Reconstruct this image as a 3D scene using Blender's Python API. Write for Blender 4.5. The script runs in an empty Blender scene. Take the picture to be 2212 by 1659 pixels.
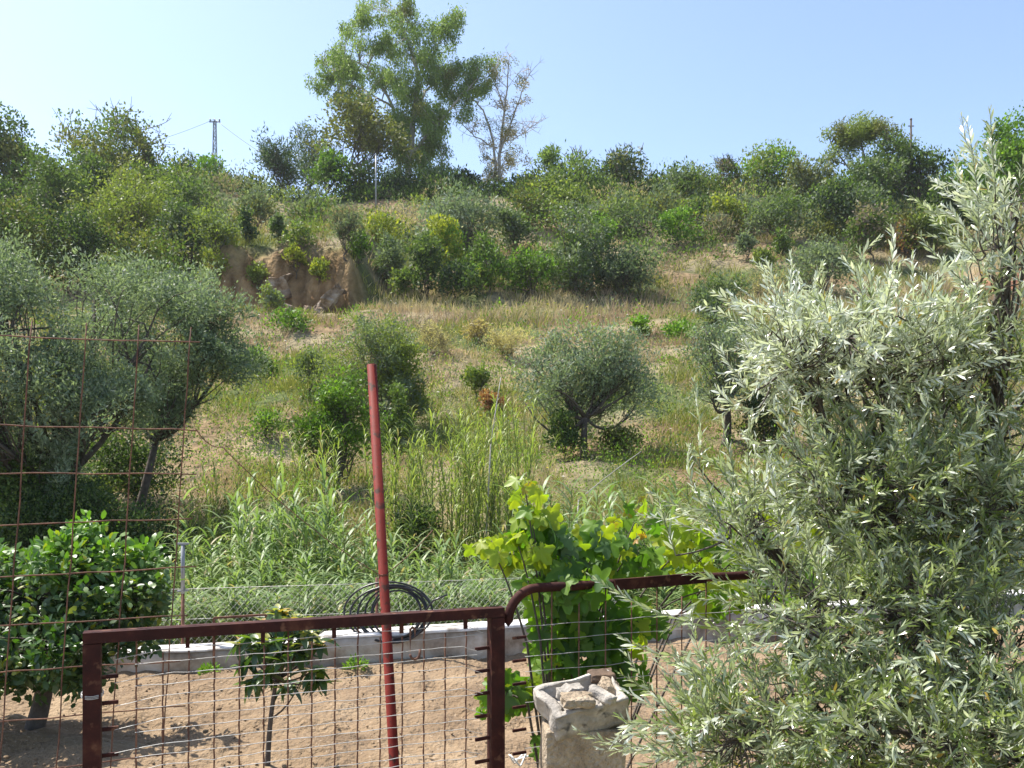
import bpy, bmesh, math, random
import numpy as np
from mathutils import Vector, Matrix

# ------------------------------------------------------------------ camera, sky, sun, exposure
sc = bpy.context.scene
EYE = 1.65                      # eye height over the garden soil
FPX, CX, HZ = 887.0, 512.0, 463.0   # focal length and horizon of the 1024x768 frame
cam_d = bpy.data.cameras.new('camera')
cam_d.sensor_width = 36.0
cam_d.lens = FPX / 1024.0 * 36.0
cam_d.shift_y = (HZ - 384.0) / 1024.0
cam_d.clip_start, cam_d.clip_end = 0.05, 3000.0
cam = bpy.data.objects.new('camera', cam_d)
sc.collection.objects.link(cam)
cam.location = (0, 0, EYE)
cam.rotation_euler = (math.radians(90), 0, 0)
sc.camera = cam

SUN_TO = Vector((-0.46, 0.24, 0.86)).normalized()     # direction towards the sun
SUN_EL = math.asin(SUN_TO.z)
world = bpy.data.worlds.new('World'); sc.world = world; world.use_nodes = True
wn = world.node_tree
sky = wn.nodes.new('ShaderNodeTexSky'); sky.sky_type = 'NISHITA'; sky.sun_disc = False
sky.sun_elevation = SUN_EL
sky.sun_rotation = math.atan2(SUN_TO.x, SUN_TO.y)
sky.air_density, sky.dust_density, sky.ozone_density = 0.9, 1.2, 0.5
bg = wn.nodes['Background']; bg.inputs['Strength'].default_value = 0.13
wn.links.new(sky.outputs['Color'], bg.inputs['Color'])
sun_d = bpy.data.lights.new('sun', 'SUN'); sun_d.energy = 4.4; sun_d.angle = math.radians(0.53)
sun_d.color = (1.0, 0.95, 0.87)
sun = bpy.data.objects.new('sun', sun_d); sc.collection.objects.link(sun)
sun.rotation_euler = SUN_TO.to_track_quat('Z', 'Y').to_euler(); sun.location = (-20, 14, 40)
vs = sc.view_settings
vs.view_transform = 'Standard'; vs.look = 'None'; vs.gamma = 1.0; vs.use_curve_mapping = False
vs.exposure = 1.1
cy = sc.cycles
cy.max_bounces, cy.diffuse_bounces, cy.glossy_bounces, cy.transmission_bounces = 6, 3, 2, 4
cy.transparent_max_bounces = 8
cy.use_denoising = True
cy.sample_clamp_indirect = 6.0

# ------------------------------------------------------------------ helpers
C = sc.collection
S = 1024.0 / 2212.0             # the photograph was measured on a 2212 px wide copy
R = np.random.default_rng(7)
random.seed(7)

def pt(u, v, d):                # a point of the measured photograph placed d metres out
    return np.array([(u * S - CX) / FPX * d, d, EYE + (HZ - v * S) / FPX * d])

def norm(a):
    return a / np.maximum(np.linalg.norm(a, axis=-1, keepdims=True), 1e-9)

class Geo:
    def __init__(self): self.v, self.f, self.c, self.n = [], [], [], 0
    def add(self, v, f, c=(0.5, 0.5, 0.5)):
        v = np.asarray(v, float).reshape(-1, 3); f = np.asarray(f, np.int64)
        c = np.asarray(c, float)
        if c.ndim == 1: c = np.tile(c, (len(v), 1))
        self.v.append(v); self.f.append(f + self.n); self.c.append(c); self.n += len(v)
    def mesh(self, name, off=(0, 0, 0), smooth=True):
        me = bpy.data.meshes.new(name)
        v = np.concatenate(self.v) - np.asarray(off, float)
        c = np.concatenate(self.c)
        me.vertices.add(len(v)); me.vertices.foreach_set('co', v.astype(np.float32).ravel())
        loops = np.concatenate([f.ravel() for f in self.f])
        tot = np.concatenate([np.full(len(f), f.shape[1]) for f in self.f])
        st = np.concatenate([[0], np.cumsum(tot)[:-1]])
        me.loops.add(len(loops)); me.loops.foreach_set('vertex_index', loops.astype(np.int32))
        me.polygons.add(len(tot)); me.polygons.foreach_set('loop_start', st.astype(np.int32))
        me.polygons.foreach_set('use_smooth', np.full(len(tot), smooth))
        me.update(calc_edges=True); me.validate()
        if len(me.vertices) == len(c):
            at = me.color_attributes.new('col', 'FLOAT_COLOR', 'POINT')
            at.data.foreach_set('color', np.concatenate([c, np.ones((len(c), 1))], 1).astype(np.float32).ravel())
        return me

def tag(o, label=None, cat=None, group=None, kind=None):
    if label: o['label'] = label
    if cat: o['category'] = cat
    if group: o['group'] = group
    if kind: o['kind'] = kind
    return o

def empty(name, loc, label, cat, group=None):
    o = bpy.data.objects.new(name, None); C.objects.link(o); o.location = Vector(loc)
    o.empty_display_size = 0.1
    return tag(o, label, cat, group)

def build(geo, name, mat, parent=None, smooth=True, base=None):
    if parent is not None:
        off = np.array(parent.matrix_basis.translation)
        p = parent.parent
        while p is not None:
            off = off + np.array(p.matrix_basis.translation); p = p.parent
        me = geo.mesh(name, off, smooth); o = bpy.data.objects.new(name, me); o.parent = parent
    else:
        if base is None:
            a = np.concatenate(geo.v); base = (a[:, 0].mean(), a[:, 1].mean(), a[:, 2].min())
        me = geo.mesh(name, base, smooth); o = bpy.data.objects.new(name, me); o.location = Vector(base)
    me.materials.append(mat); C.objects.link(o)
    return o

def put(me, name, mat_world, parent):      # an object sharing mesh data, parented to an unrotated empty
    o = bpy.data.objects.new(name, me); C.objects.link(o); o.parent = parent
    m = mat_world.copy(); m.translation = m.translation - parent.location
    o.matrix_basis = m
    return o

def tube(g, P, r, sides=5, c=(0.5, 0.5, 0.5), cap=True):
    P = np.asarray(P, float); n = len(P); r = np.broadcast_to(np.asarray(r, float), (n,))
    T = np.gradient(P, axis=0); T = norm(T)
    ref = np.array([0, 0, 1.0]) if abs(T[:, 2]).mean() < 0.8 else np.array([1.0, 0, 0])
    A = norm(np.cross(T, ref)); B = np.cross(T, A)
    th = np.arange(sides) / sides * 2 * math.pi
    V = P[:, None] + r[:, None, None] * (np.cos(th)[None, :, None] * A[:, None] + np.sin(th)[None, :, None] * B[:, None])
    i = np.arange(n - 1)[:, None] * sides; j = np.arange(sides)[None]; k = (j + 1) % sides
    F = np.stack([i + j, i + k, i + sides + k, i + sides + j], -1).reshape(-1, 4)
    base = g.n
    g.add(V.reshape(-1, 3), F, c)
    if cap and sides > 3:
        for s0 in (0, (n - 1) * sides):
            g.f.append(np.array([[base + s0 + q for q in (range(sides) if s0 else reversed(range(sides)))]]))

def box(g, a, b, w, h, up=(0, 0, 1), c=(0.5, 0.5, 0.5)):   # bar from a to b, w across and h along up
    a, b, up = (np.asarray(q, float) for q in (a, b, up))
    t = norm(b - a); s = norm(np.cross(t, up)); u = np.cross(s, t)
    V = []
    for p in (a, b):
        for x, y in ((-1, -1), (1, -1), (1, 1), (-1, 1)):
            V.append(p + s * x * w / 2 + u * y * h / 2)
    g.add(V, [[3, 2, 1, 0], [4, 5, 6, 7], [0, 1, 5, 4], [1, 2, 6, 5], [2, 3, 7, 6], [3, 0, 4, 7]], c)

def bez(a, b, sag=(0, 0, 0), n=6):
    a, b, s = (np.asarray(q, float) for q in (a, b, sag))
    t = np.linspace(0, 1, n)[:, None]
    return a * (1 - t) + b * t + s * 4 * t * (1 - t)

def leaves(g, P, D, N, L, W, col, rows=1, curl=0.0):   # lanceolate blades, vectorised
    n = len(P); D = norm(D); Sd = norm(np.cross(D, N)); U = np.cross(Sd, D)
    L = np.broadcast_to(L, (n,))[:, None]; W = np.broadcast_to(W, (n,))[:, None]
    col = np.broadcast_to(col, (n, 3))
    if rows == 1:
        V = np.stack([P, P + D * L * .45 + Sd * W / 2, P + D * L - U * L * curl, P + D * L * .45 - Sd * W / 2], 1)
        F = np.arange(n)[:, None] * 4 + np.arange(4)[None]
        g.add(V.reshape(-1, 3), F, np.repeat(col, 4, 0))
    else:
        a = P + D * L * .28 + U * L * curl * .25; b = P + D * L * .68 + U * L * curl * .1
        V = np.stack([P, a + Sd * W * .42, a - Sd * W * .42, b + Sd * W * .5, b - Sd * W * .5, P + D * L - U * L * curl * .5], 1)
        o = np.arange(n)[:, None] * 6
        base = g.n
        g.add(V.reshape(-1, 3), o + np.array([[1, 3, 4, 2]]), np.repeat(col, 6, 0))
        g.f.append(base + o + np.array([[0, 1, 2]])); g.f.append(base + o + np.array([[3, 5, 4]]))

# value noise
_L = np.random.default_rng(3).random((64, 256, 256))
def vnoise(x, y, k=0):
    x = np.asarray(x, float); y = np.asarray(y, float)
    xi, yi = np.floor(x).astype(int), np.floor(y).astype(int); fx, fy = x - xi, y - yi
    fx, fy = fx * fx * (3 - 2 * fx), fy * fy * (3 - 2 * fy); T = _L[k]
    q = lambda a, b: T[(xi + a) % 256, (yi + b) % 256]
    return (q(0, 0) * (1 - fx) + q(1, 0) * fx) * (1 - fy) + (q(0, 1) * (1 - fx) + q(1, 1) * fx) * fy
def fbm(x, y, k=0, o=4):
    s, a, t = 0, 1, 0
    for i in range(o):
        s = s + a * vnoise(np.asarray(x) * 2 ** i, np.asarray(y) * 2 ** i, k + i); t += a; a *= .5
    return s / t
def sstep(a, b, x):
    t = np.clip((np.asarray(x, float) - a) / (b - a), 0, 1); return t * t * (3 - 2 * t)

# ------------------------------------------------------------------ materials
def mat(name):
    m = bpy.data.materials.new(name); m.use_nodes = True
    nt = m.node_tree; nt.nodes.clear()
    out = nt.nodes.new('ShaderNodeOutputMaterial')
    return m, nt, out
def nd(nt, t, **k):
    n = nt.nodes.new(t)
    for a, v in k.items(): setattr(n, a, v)
    return n

def leaf_mat(name, trans=0.4, rough=0.5, spec=0.4, back=None, tint=(1.15, 1.25, 0.6)):
    m, nt, out = mat(name)
    at = nd(nt, 'ShaderNodeAttribute', attribute_name='col')
    col = at.outputs['Color']
    if back is not None:        # the pale underside of the blade
        geo = nd(nt, 'ShaderNodeNewGeometry')
        mx = nd(nt, 'ShaderNodeMix', data_type='RGBA')
        nt.links.new(geo.outputs['Backfacing'], mx.inputs['Factor'])
        nt.links.new(col, mx.inputs['A'])
        m2 = nd(nt, 'ShaderNodeMix', data_type='RGBA'); m2.inputs['Factor'].default_value = 0.42
        nt.links.new(col, m2.inputs['A']); m2.inputs['B'].default_value = (*back, 1)
        nt.links.new(m2.outputs['Result'], mx.inputs['B'])
        col = mx.outputs['Result']
    p = nd(nt, 'ShaderNodeBsdfPrincipled')
    p.inputs['Roughness'].default_value = rough
    p.inputs['Specular IOR Level'].default_value = spec
    nt.links.new(col, p.inputs['Base Color'])
    t = nd(nt, 'ShaderNodeBsdfTranslucent')
    mt = nd(nt, 'ShaderNodeMix', data_type='RGBA', blend_type='MULTIPLY'); mt.inputs['Factor'].default_value = 1
    nt.links.new(col, mt.inputs['A']); mt.inputs['B'].default_value = (*tint, 1)
    nt.links.new(mt.outputs['Result'], t.inputs['Color'])
    ms = nd(nt, 'ShaderNodeMixShader'); ms.inputs['Fac'].default_value = trans
    nt.links.new(p.outputs[0], ms.inputs[1]); nt.links.new(t.outputs[0], ms.inputs[2])
    nt.links.new(ms.outputs[0], out.inputs['Surface'])
    return m

def noise_mat(name, stops, scale=4.0, rough=0.9, bump=0.3, bscale=30.0, detail=6.0, bdist=0.02, metal=0.0, second=None, spec=0.5):
    m, nt, out = mat(name)
    tc = nd(nt, 'ShaderNodeTexCoord')
    n = nd(nt, 'ShaderNodeTexNoise'); n.inputs['Scale'].default_value = scale; n.inputs['Detail'].default_value = detail
    n.inputs['Roughness'].default_value = 0.65
    nt.links.new(tc.outputs['Object'], n.inputs['Vector'])
    r = nd(nt, 'ShaderNodeValToRGB'); e = r.color_ramp.elements
    while len(e) < len(stops): e.new(0.5)
    for q, (p_, c_) in zip(e, stops): q.position = p_; q.color = (*c_, 1)
    nt.links.new(n.outputs['Fac'], r.inputs['Fac'])
    p = nd(nt, 'ShaderNodeBsdfPrincipled'); p.inputs['Roughness'].default_value = rough; p.inputs['Metallic'].default_value = metal; p.inputs['Specular IOR Level'].default_value = spec
    col = r.outputs['Color']
    if second:                  # a finer speckle over the first colours
        sc2, c2, lo, hi = second
        n3 = nd(nt, 'ShaderNodeTexNoise'); n3.inputs['Scale'].default_value = sc2; n3.inputs['Detail'].default_value = 4
        nt.links.new(tc.outputs['Object'], n3.inputs['Vector'])
        mr = nd(nt, 'ShaderNodeMapRange'); mr.inputs['From Min'].default_value = lo; mr.inputs['From Max'].default_value = hi
        nt.links.new(n3.outputs['Fac'], mr.inputs['Value'])
        mx = nd(nt, 'ShaderNodeMix', data_type='RGBA'); nt.links.new(mr.outputs[0], mx.inputs['Factor'])
        nt.links.new(col, mx.inputs['A']); mx.inputs['B'].default_value = (*c2, 1); col = mx.outputs['Result']
    nt.links.new(col, p.inputs['Base Color'])
    if bump:
        n2 = nd(nt, 'ShaderNodeTexNoise'); n2.inputs['Scale'].default_value = bscale; n2.inputs['Detail'].default_value = 5
        nt.links.new(tc.outputs['Object'], n2.inputs['Vector'])
        b = nd(nt, 'ShaderNodeBump'); b.inputs['Strength'].default_value = bump; b.inputs['Distance'].default_value = bdist
        nt.links.new(n2.outputs['Fac'], b.inputs['Height']); nt.links.new(b.outputs[0], p.inputs['Normal'])
    nt.links.new(p.outputs[0], out.inputs['Surface'])
    return m

M_fol = leaf_mat('foliage', 0.40, 0.55, 0.3)
M_soft = leaf_mat('soft_foliage', 0.46, 0.7, 0.15)
M_olive = leaf_mat('olive_foliage', 0.30, 0.27, 0.8, back=(0.48, 0.53, 0.42), tint=(1.1, 1.18, 0.68))
M_citrus = leaf_mat('glossy_foliage', 0.30, 0.40, 0.5, tint=(1.3, 1.6, 0.4))
M_vine = leaf_mat('vine_foliage', 0.52, 0.45, 0.4, tint=(1.25, 1.4, 0.35))
M_grass = leaf_mat('dry_grass_blades', 0.35, 0.75, 0.1, tint=(1.1, 1.05, 0.8))
M_reed = leaf_mat('reed_blades', 0.40, 0.45, 0.35)
M_bark = noise_mat('bark', [(0.3, (0.045, 0.035, 0.028)), (0.7, (0.13, 0.105, 0.085))], 9, 0.9, 0.6, 40)
M_pale_bark = noise_mat('pale_bark', [(0.35, (0.28, 0.24, 0.20)), (0.65, (0.55, 0.51, 0.46))], 3, 0.8, 0.3, 20)
M_rust = noise_mat('rusty_paint', [(0.35, (0.028, 0.009, 0.008)), (0.55, (0.05, 0.014, 0.011)), (0.75, (0.11, 0.042, 0.024))], 14, 0.75, 0.35, 90, bdist=0.003, second=(26, (0.16, 0.075, 0.045), 0.60, 0.72), spec=0.2)
M_redpole = noise_mat('red_oxide_paint', [(0.35, (0.145, 0.018, 0.013)), (0.7, (0.21, 0.030, 0.021))], 9, 0.65, 0.2, 120, bdist=0.002, second=(38, (0.06, 0.022, 0.016), 0.56, 0.66), spec=0.15)
M_rebar = noise_mat('rebar_rust', [(0.35, (0.09, 0.035, 0.022)), (0.7, (0.26, 0.125, 0.075))], 25, 0.8, 0.4, 200, bdist=0.002)
M_wire = noise_mat('galvanised_wire', [(0.4, (0.42, 0.40, 0.37)), (0.7, (0.66, 0.65, 0.62))], 20, 0.45, 0.0, metal=0.2)
M_soil = noise_mat('tilled_soil', [(0.3, (0.14, 0.09, 0.048)), (0.55, (0.235, 0.16, 0.09)), (0.75, (0.33, 0.24, 0.145))], 1.4, 0.95, 0.9, 26, 8, 0.05, second=(55, (0.34, 0.26, 0.18), 0.60, 0.72))
M_wall = noise_mat('limewashed_concrete', [(0.36, (0.20, 0.15, 0.105)), (0.5, (0.38, 0.31, 0.24)), (0.66, (0.56, 0.50, 0.43))], 3.0, 0.9, 0.5, 30, 8, 0.01)
M_lime = noise_mat('lime_paint', [(0.36, (0.26, 0.22, 0.18)), (0.48, (0.60, 0.57, 0.53)), (0.62, (0.80, 0.79, 0.77))], 4.0, 0.9, 0.4, 40, 8, 0.008)
M_stone = noise_mat('limestone', [(0.34, (0.20, 0.15, 0.10)), (0.52, (0.38, 0.30, 0.21)), (0.70, (0.54, 0.46, 0.35))], 11, 0.95, 1.0, 60, 8, 0.02, second=(22, (0.16, 0.13, 0.10), 0.58, 0.70))
M_stone_g = noise_mat('weathered_stone', [(0.35, (0.20, 0.185, 0.165)), (0.55, (0.42, 0.38, 0.33)), (0.72, (0.62, 0.58, 0.52))], 9, 0.95, 0.7, 60, 8, 0.012, second=(30, (0.10, 0.095, 0.09), 0.58, 0.72))
M_brownstone = noise_mat('brown_stone', [(0.35, (0.07, 0.045, 0.03)), (0.7, (0.17, 0.11, 0.07))], 12, 0.9, 0.6, 60, 8, 0.01)
M_rock = noise_mat('hill_rock', [(0.38, (0.13, 0.085, 0.05)), (0.5, (0.27, 0.20, 0.14)), (0.66, (0.46, 0.39, 0.31))], 1.6, 0.95, 0.9, 5, 9, 0.25)
M_hose = noise_mat('black_hose', [(0.3, (0.012, 0.012, 0.014)), (0.7, (0.03, 0.03, 0.033))], 10, 0.35, 0)
M_steel = noise_mat('grey_steel', [(0.3, (0.20, 0.21, 0.22)), (0.7, (0.36, 0.37, 0.38))], 4, 0.5, 0, metal=0.3)
M_white = noise_mat('white_plastic', [(0.3, (0.7, 0.7, 0.68)), (0.7, (0.82, 0.82, 0.8))], 8, 0.6, 0)
M_clay = noise_mat('orange_clay', [(0.3, (0.42, 0.16, 0.08)), (0.7, (0.55, 0.24, 0.13))], 8, 0.8, 0.2, 60)
M_render = noise_mat('cement_render', [(0.3, (0.50, 0.48, 0.45)), (0.7, (0.68, 0.66, 0.62))], 0.8, 0.9, 0.2, 8)
M_petal = leaf_mat('petals', 0.3, 0.7, 0.1, tint=(1, 1, 1))

def hill_material():
    m, nt, out = mat('hillside_earth')
    at = nd(nt, 'ShaderNodeAttribute', attribute_name='col')
    tc = nd(nt, 'ShaderNodeTexCoord')
    n = nd(nt, 'ShaderNodeTexNoise'); n.inputs['Scale'].default_value = 1.3; n.inputs['Detail'].default_value = 9
    n.inputs['Roughness'].default_value = 0.7
    nt.links.new(tc.outputs['Object'], n.inputs['Vector'])
    mr = nd(nt, 'ShaderNodeMapRange'); mr.inputs['From Min'].default_value = 0.3; mr.inputs['From Max'].default_value = 0.7
    mr.inputs['To Min'].default_value = 0.55; mr.inputs['To Max'].default_value = 1.4
    nt.links.new(n.outputs['Fac'], mr.inputs['Value'])
    mx = nd(nt, 'ShaderNodeVectorMath', operation='SCALE')
    nt.links.new(at.outputs['Color'], mx.inputs[0]); nt.links.new(mr.outputs[0], mx.inputs['Scale'])
    p = nd(nt, 'ShaderNodeBsdfPrincipled'); p.inputs['Roughness'].default_value = 1.0
    p.inputs['Specular IOR Level'].default_value = 0.1
    nt.links.new(mx.outputs[0], p.inputs['Base Color'])
    b = nd(nt, 'ShaderNodeBump'); b.inputs['Strength'].default_value = 0.9; b.inputs['Distance'].default_value = 0.25
    n2 = nd(nt, 'ShaderNodeTexNoise'); n2.inputs['Scale'].default_value = 3.5; n2.inputs['Detail'].default_value = 8
    nt.links.new(tc.outputs['Object'], n2.inputs['Vector'])
    nt.links.new(n2.outputs['Fac'], b.inputs['Height']); nt.links.new(b.outputs[0], p.inputs['Normal'])
    nt.links.new(p.outputs[0], out.inputs['Surface'])
    return m
M_hill = hill_material()

# ------------------------------------------------------------------ terrain
PY = np.array([-60, 8.2, 9.2, 11.5, 13.5, 16, 22, 30, 38, 41, 45, 47, 60, 72, 78, 95, 140, 420, 900])
PZ = np.array([0, 0, -0.35, -0.95, -0.5, 0.75, 1.9, 4.7, 7.6, 8.5, 9.5, 10.6, 17.2, 23.6, 25.0, 25.3, 22, 5, 0])
def cliff_mask(x, y):
    e = 43.6 + 0.9 * (fbm(x * 0.5, y * 0 + 3.1, 20, 3) - 0.5) * 2 + 0.05 * (x + 11) ** 2 * 0.5
    s = sstep(-17.5, -14.5, x) * (1 - sstep(-8.6, -6.4, x))
    up = sstep(0, 1.0, (y - e) / 1.5)
    return s * up * (1 - sstep(48, 63, y)), s, e
def height(x, y):
    x = np.asarray(x, float); y = np.asarray(y, float)
    z = np.interp(y, PY, PZ)
    hill = sstep(12, 20, y) * (1 - sstep(90, 140, y))
    z = z + hill * ((fbm(x * .12, y * .12, 0) - .5) * 1.6 * sstep(14, 40, y) + (fbm(x * .6, y * .6, 5) - .5) * 0.55 + (fbm(x * 2.2, y * 2.2, 10, 2) - .5) * .16)
    cm, s, e = cliff_mask(x, y)
    near = np.exp(-((y - e - .6) / 1.3) ** 2) * s
    z = z + cm * 2.9 + near * ((fbm(x * 1.3, y * 1.3, 14, 4) - .5) * 2.4 + (fbm(x * 4.5, y * 4.5, 22, 3) - .5) * .9) - .75 * s * np.exp(-((y - e + .9) / 1.1) ** 2)
    # a cut bank of red earth on the upper right
    z = z + 1.3 * sstep(24, 27, x) * sstep(46, 47.5, y) * (1 - sstep(50, 60, y))
    return z
_gy = np.linspace(9.5, 95, 1600)
def hit(u, v):                  # where the sight line through a measured point meets the hill
    k = (u * S - CX) / FPX; q = (HZ - v * S) / FPX
    below = height(k * _gy, _gy) > EYE + q * _gy
    i = np.argmax(below) if below.any() else len(_gy) - 1
    return float(_gy[i])

def hill_colour(x, y):
    n1 = fbm(x * .22, y * .22, 30); n2 = fbm(x * .5 + 9, y * .5, 34)
    straw = np.array([.26, .215, .13]); green = np.array([.10, .125, .045]); earth = np.array([.225, .16, .09])
    w = sstep(.42, .6, n1)[..., None]; w2 = sstep(.57, .68, n2)[..., None]
    c = straw * (1 - w) + green * w
    c = c * (1 - w2) + earth * w2
    cm, s, e = cliff_mask(x, y)
    cl = (np.exp(-((y - e - .6) / 1.3) ** 2) * s)[..., None]
    cn = sstep(.35, .65, fbm(x * 1.8, y * 2.6, 44, 4))[..., None]
    c = c * (1 - cl) + (np.array([.17, .10, .048]) * (1 - cn) + np.array([.33, .22, .115]) * cn) * cl
    rb = (sstep(23, 26, x) * np.exp(-((y - 46.8) / 2.0) ** 2))[..., None]
    c = c * (1 - rb) + np.array([.25, .12, .075]) * rb
    return c
gx = np.unique(np.concatenate([np.linspace(-34, 40, 160), np.linspace(-18, -6, 70), np.linspace(-600, -34, 24), np.linspace(40, 600, 24)]))
gy = np.unique(np.concatenate([np.linspace(-60, 7.5, 8), np.linspace(7.5, 80, 170), np.linspace(41.5, 47, 50), np.linspace(80, 140, 20), np.linspace(140, 900, 12)]))
X, Y = np.meshgrid(gx, gy); Z = height(X, Y) - 0.02 - 0.25 * (1 - sstep(7.6, 9.0, Y)) * sstep(2.2, 3.4, Y)
g = Geo(); ny, nx = X.shape
i = np.arange(ny - 1)[:, None] * nx + np.arange(nx - 1)[None]
F = np.stack([i, i + 1, i + nx + 1, i + nx], -1).reshape(-1, 4)
g.add(np.stack([X, Y, Z], -1).reshape(-1, 3), F, hill_colour(X, Y).reshape(-1, 3))
hillside = build(g, 'hillside', M_hill, base=(0, 0, 0)); tag(hillside, kind='structure')

# tilled garden soil with furrows and clods
gx = np.linspace(-6.0, 6.6, 290); gy = np.linspace(3.4, 9.0, 150)
X, Y = np.meshgrid(gx, gy)
Z = (fbm(X * 1.5, Y * 2.4, 40, 5) - .5) * .15 + (fbm(X * 7, Y * 7, 46, 4) - .5) * .095 + 0.012
Z = Z + 0.02 * np.sin((Y + 0.25 * X) * 8 + fbm(X, Y, 50) * 6)
Z = Z - 0.35 * sstep(8.6, 9.0, Y - 0.30 * np.clip(X - 0.5, -9, 9) * 0 ) * 0
wall_y = np.interp(X, [-6.5, -2.46, -0.64, 2.4, 7.0], [6.3, 7.0, 7.38, 8.42, 9.9])
Z = np.where(Y > wall_y + .25, -0.25, Z)
g = Geo(); ny, nx = X.shape
i = np.arange(ny - 1)[:, None] * nx + np.arange(nx - 1)[None]
F = np.stack([i, i + 1, i + nx + 1, i + nx], -1).reshape(-1, 4)
g.add(np.stack([X, Y, Z], -1).reshape(-1, 3), F)
soil = build(g, 'garden_soil', M_soil, base=(0, 0, 0)); tag(soil, kind='structure')

g = Geo()                       # loose clods
ico = bmesh.new(); bmesh.ops.create_icosphere(ico, subdivisions=1, radius=1)
IV = np.array([v.co for v in ico.verts]); IF = np.array([[v.index for v in f.verts] for f in ico.faces]); ico.free()
for k in range(2600):
    y = R.uniform(3.6, 8.2); x = R.uniform(-.62, .62) * y
    if y > np.interp(x, [-6.5, -2.46, -0.64, 2.4, 7.0], [6.3, 7.0, 7.38, 8.42, 9.9]) - .1: continue
    r = R.uniform(.003, .010) * (1 + (R.random() < .05) * 1.3)
    z = (fbm(x * 1.5, y * 2.4, 40, 5) - .5) * .11 + .02
    V = IV * R.uniform(.6, 1.3, IV.shape) * r * np.array([1.2, 1, .75]) + np.array([x, y, z])
    g.add(V, IF)
clods = build(g, 'soil_clods', M_soil, base=(0, 0, 0)); tag(clods, 'loose clods of brown earth strewn over the tilled garden soil', 'soil', kind='stuff')

# ------------------------------------------------------------------ plants: one generator for shrubs and trees
PAL = {  # two ends of each leaf colour range
    'olive': ((.10, .14, .085), (.24, .285, .205)),
    'grey': ((.095, .13, .078), (.19, .225, .15)),
    'shrub': ((.05, .09, .022), (.135, .19, .048)),
    'bright': ((.075, .16, .018), (.18, .30, .035)),
    'yellow': ((.19, .22, .025), (.36, .37, .05)),
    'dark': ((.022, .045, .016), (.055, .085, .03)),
    'pine': ((.03, .055, .032), (.075, .11, .06)),
    'euc': ((.10, .165, .04), (.25, .32, .09)),
    'brown': ((.08, .095, .025), (.17, .17, .05)),
    'russet': ((.22, .10, .05), (.36, .19, .09)),
    'twig': ((.13, .11, .085), (.24, .20, .15)),
    'lime': ((.11, .15, .03), (.22, .26, .06)),
    'straw': ((.30, .25, .14), (.46, .40, .24)),
    'dead': ((.24, .18, .09), (.38, .32, .18)),
}
RATIO = {'olive': 2.6, 'pine': 3.5, 'euc': 2.6, 'grey': 2.2, 'twig': 3.5, 'straw': 7.0, 'lime': 2.0}
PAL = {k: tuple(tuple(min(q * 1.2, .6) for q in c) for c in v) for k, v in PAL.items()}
def palette(rng, name, n, spread=1.0):
    a, b = (np.array(q) for q in PAL[name])
    t = np.clip(rng.normal(.5, .28 * spread, n), 0, 1.15)[:, None]
    return a * (1 - t) + b * t

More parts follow.
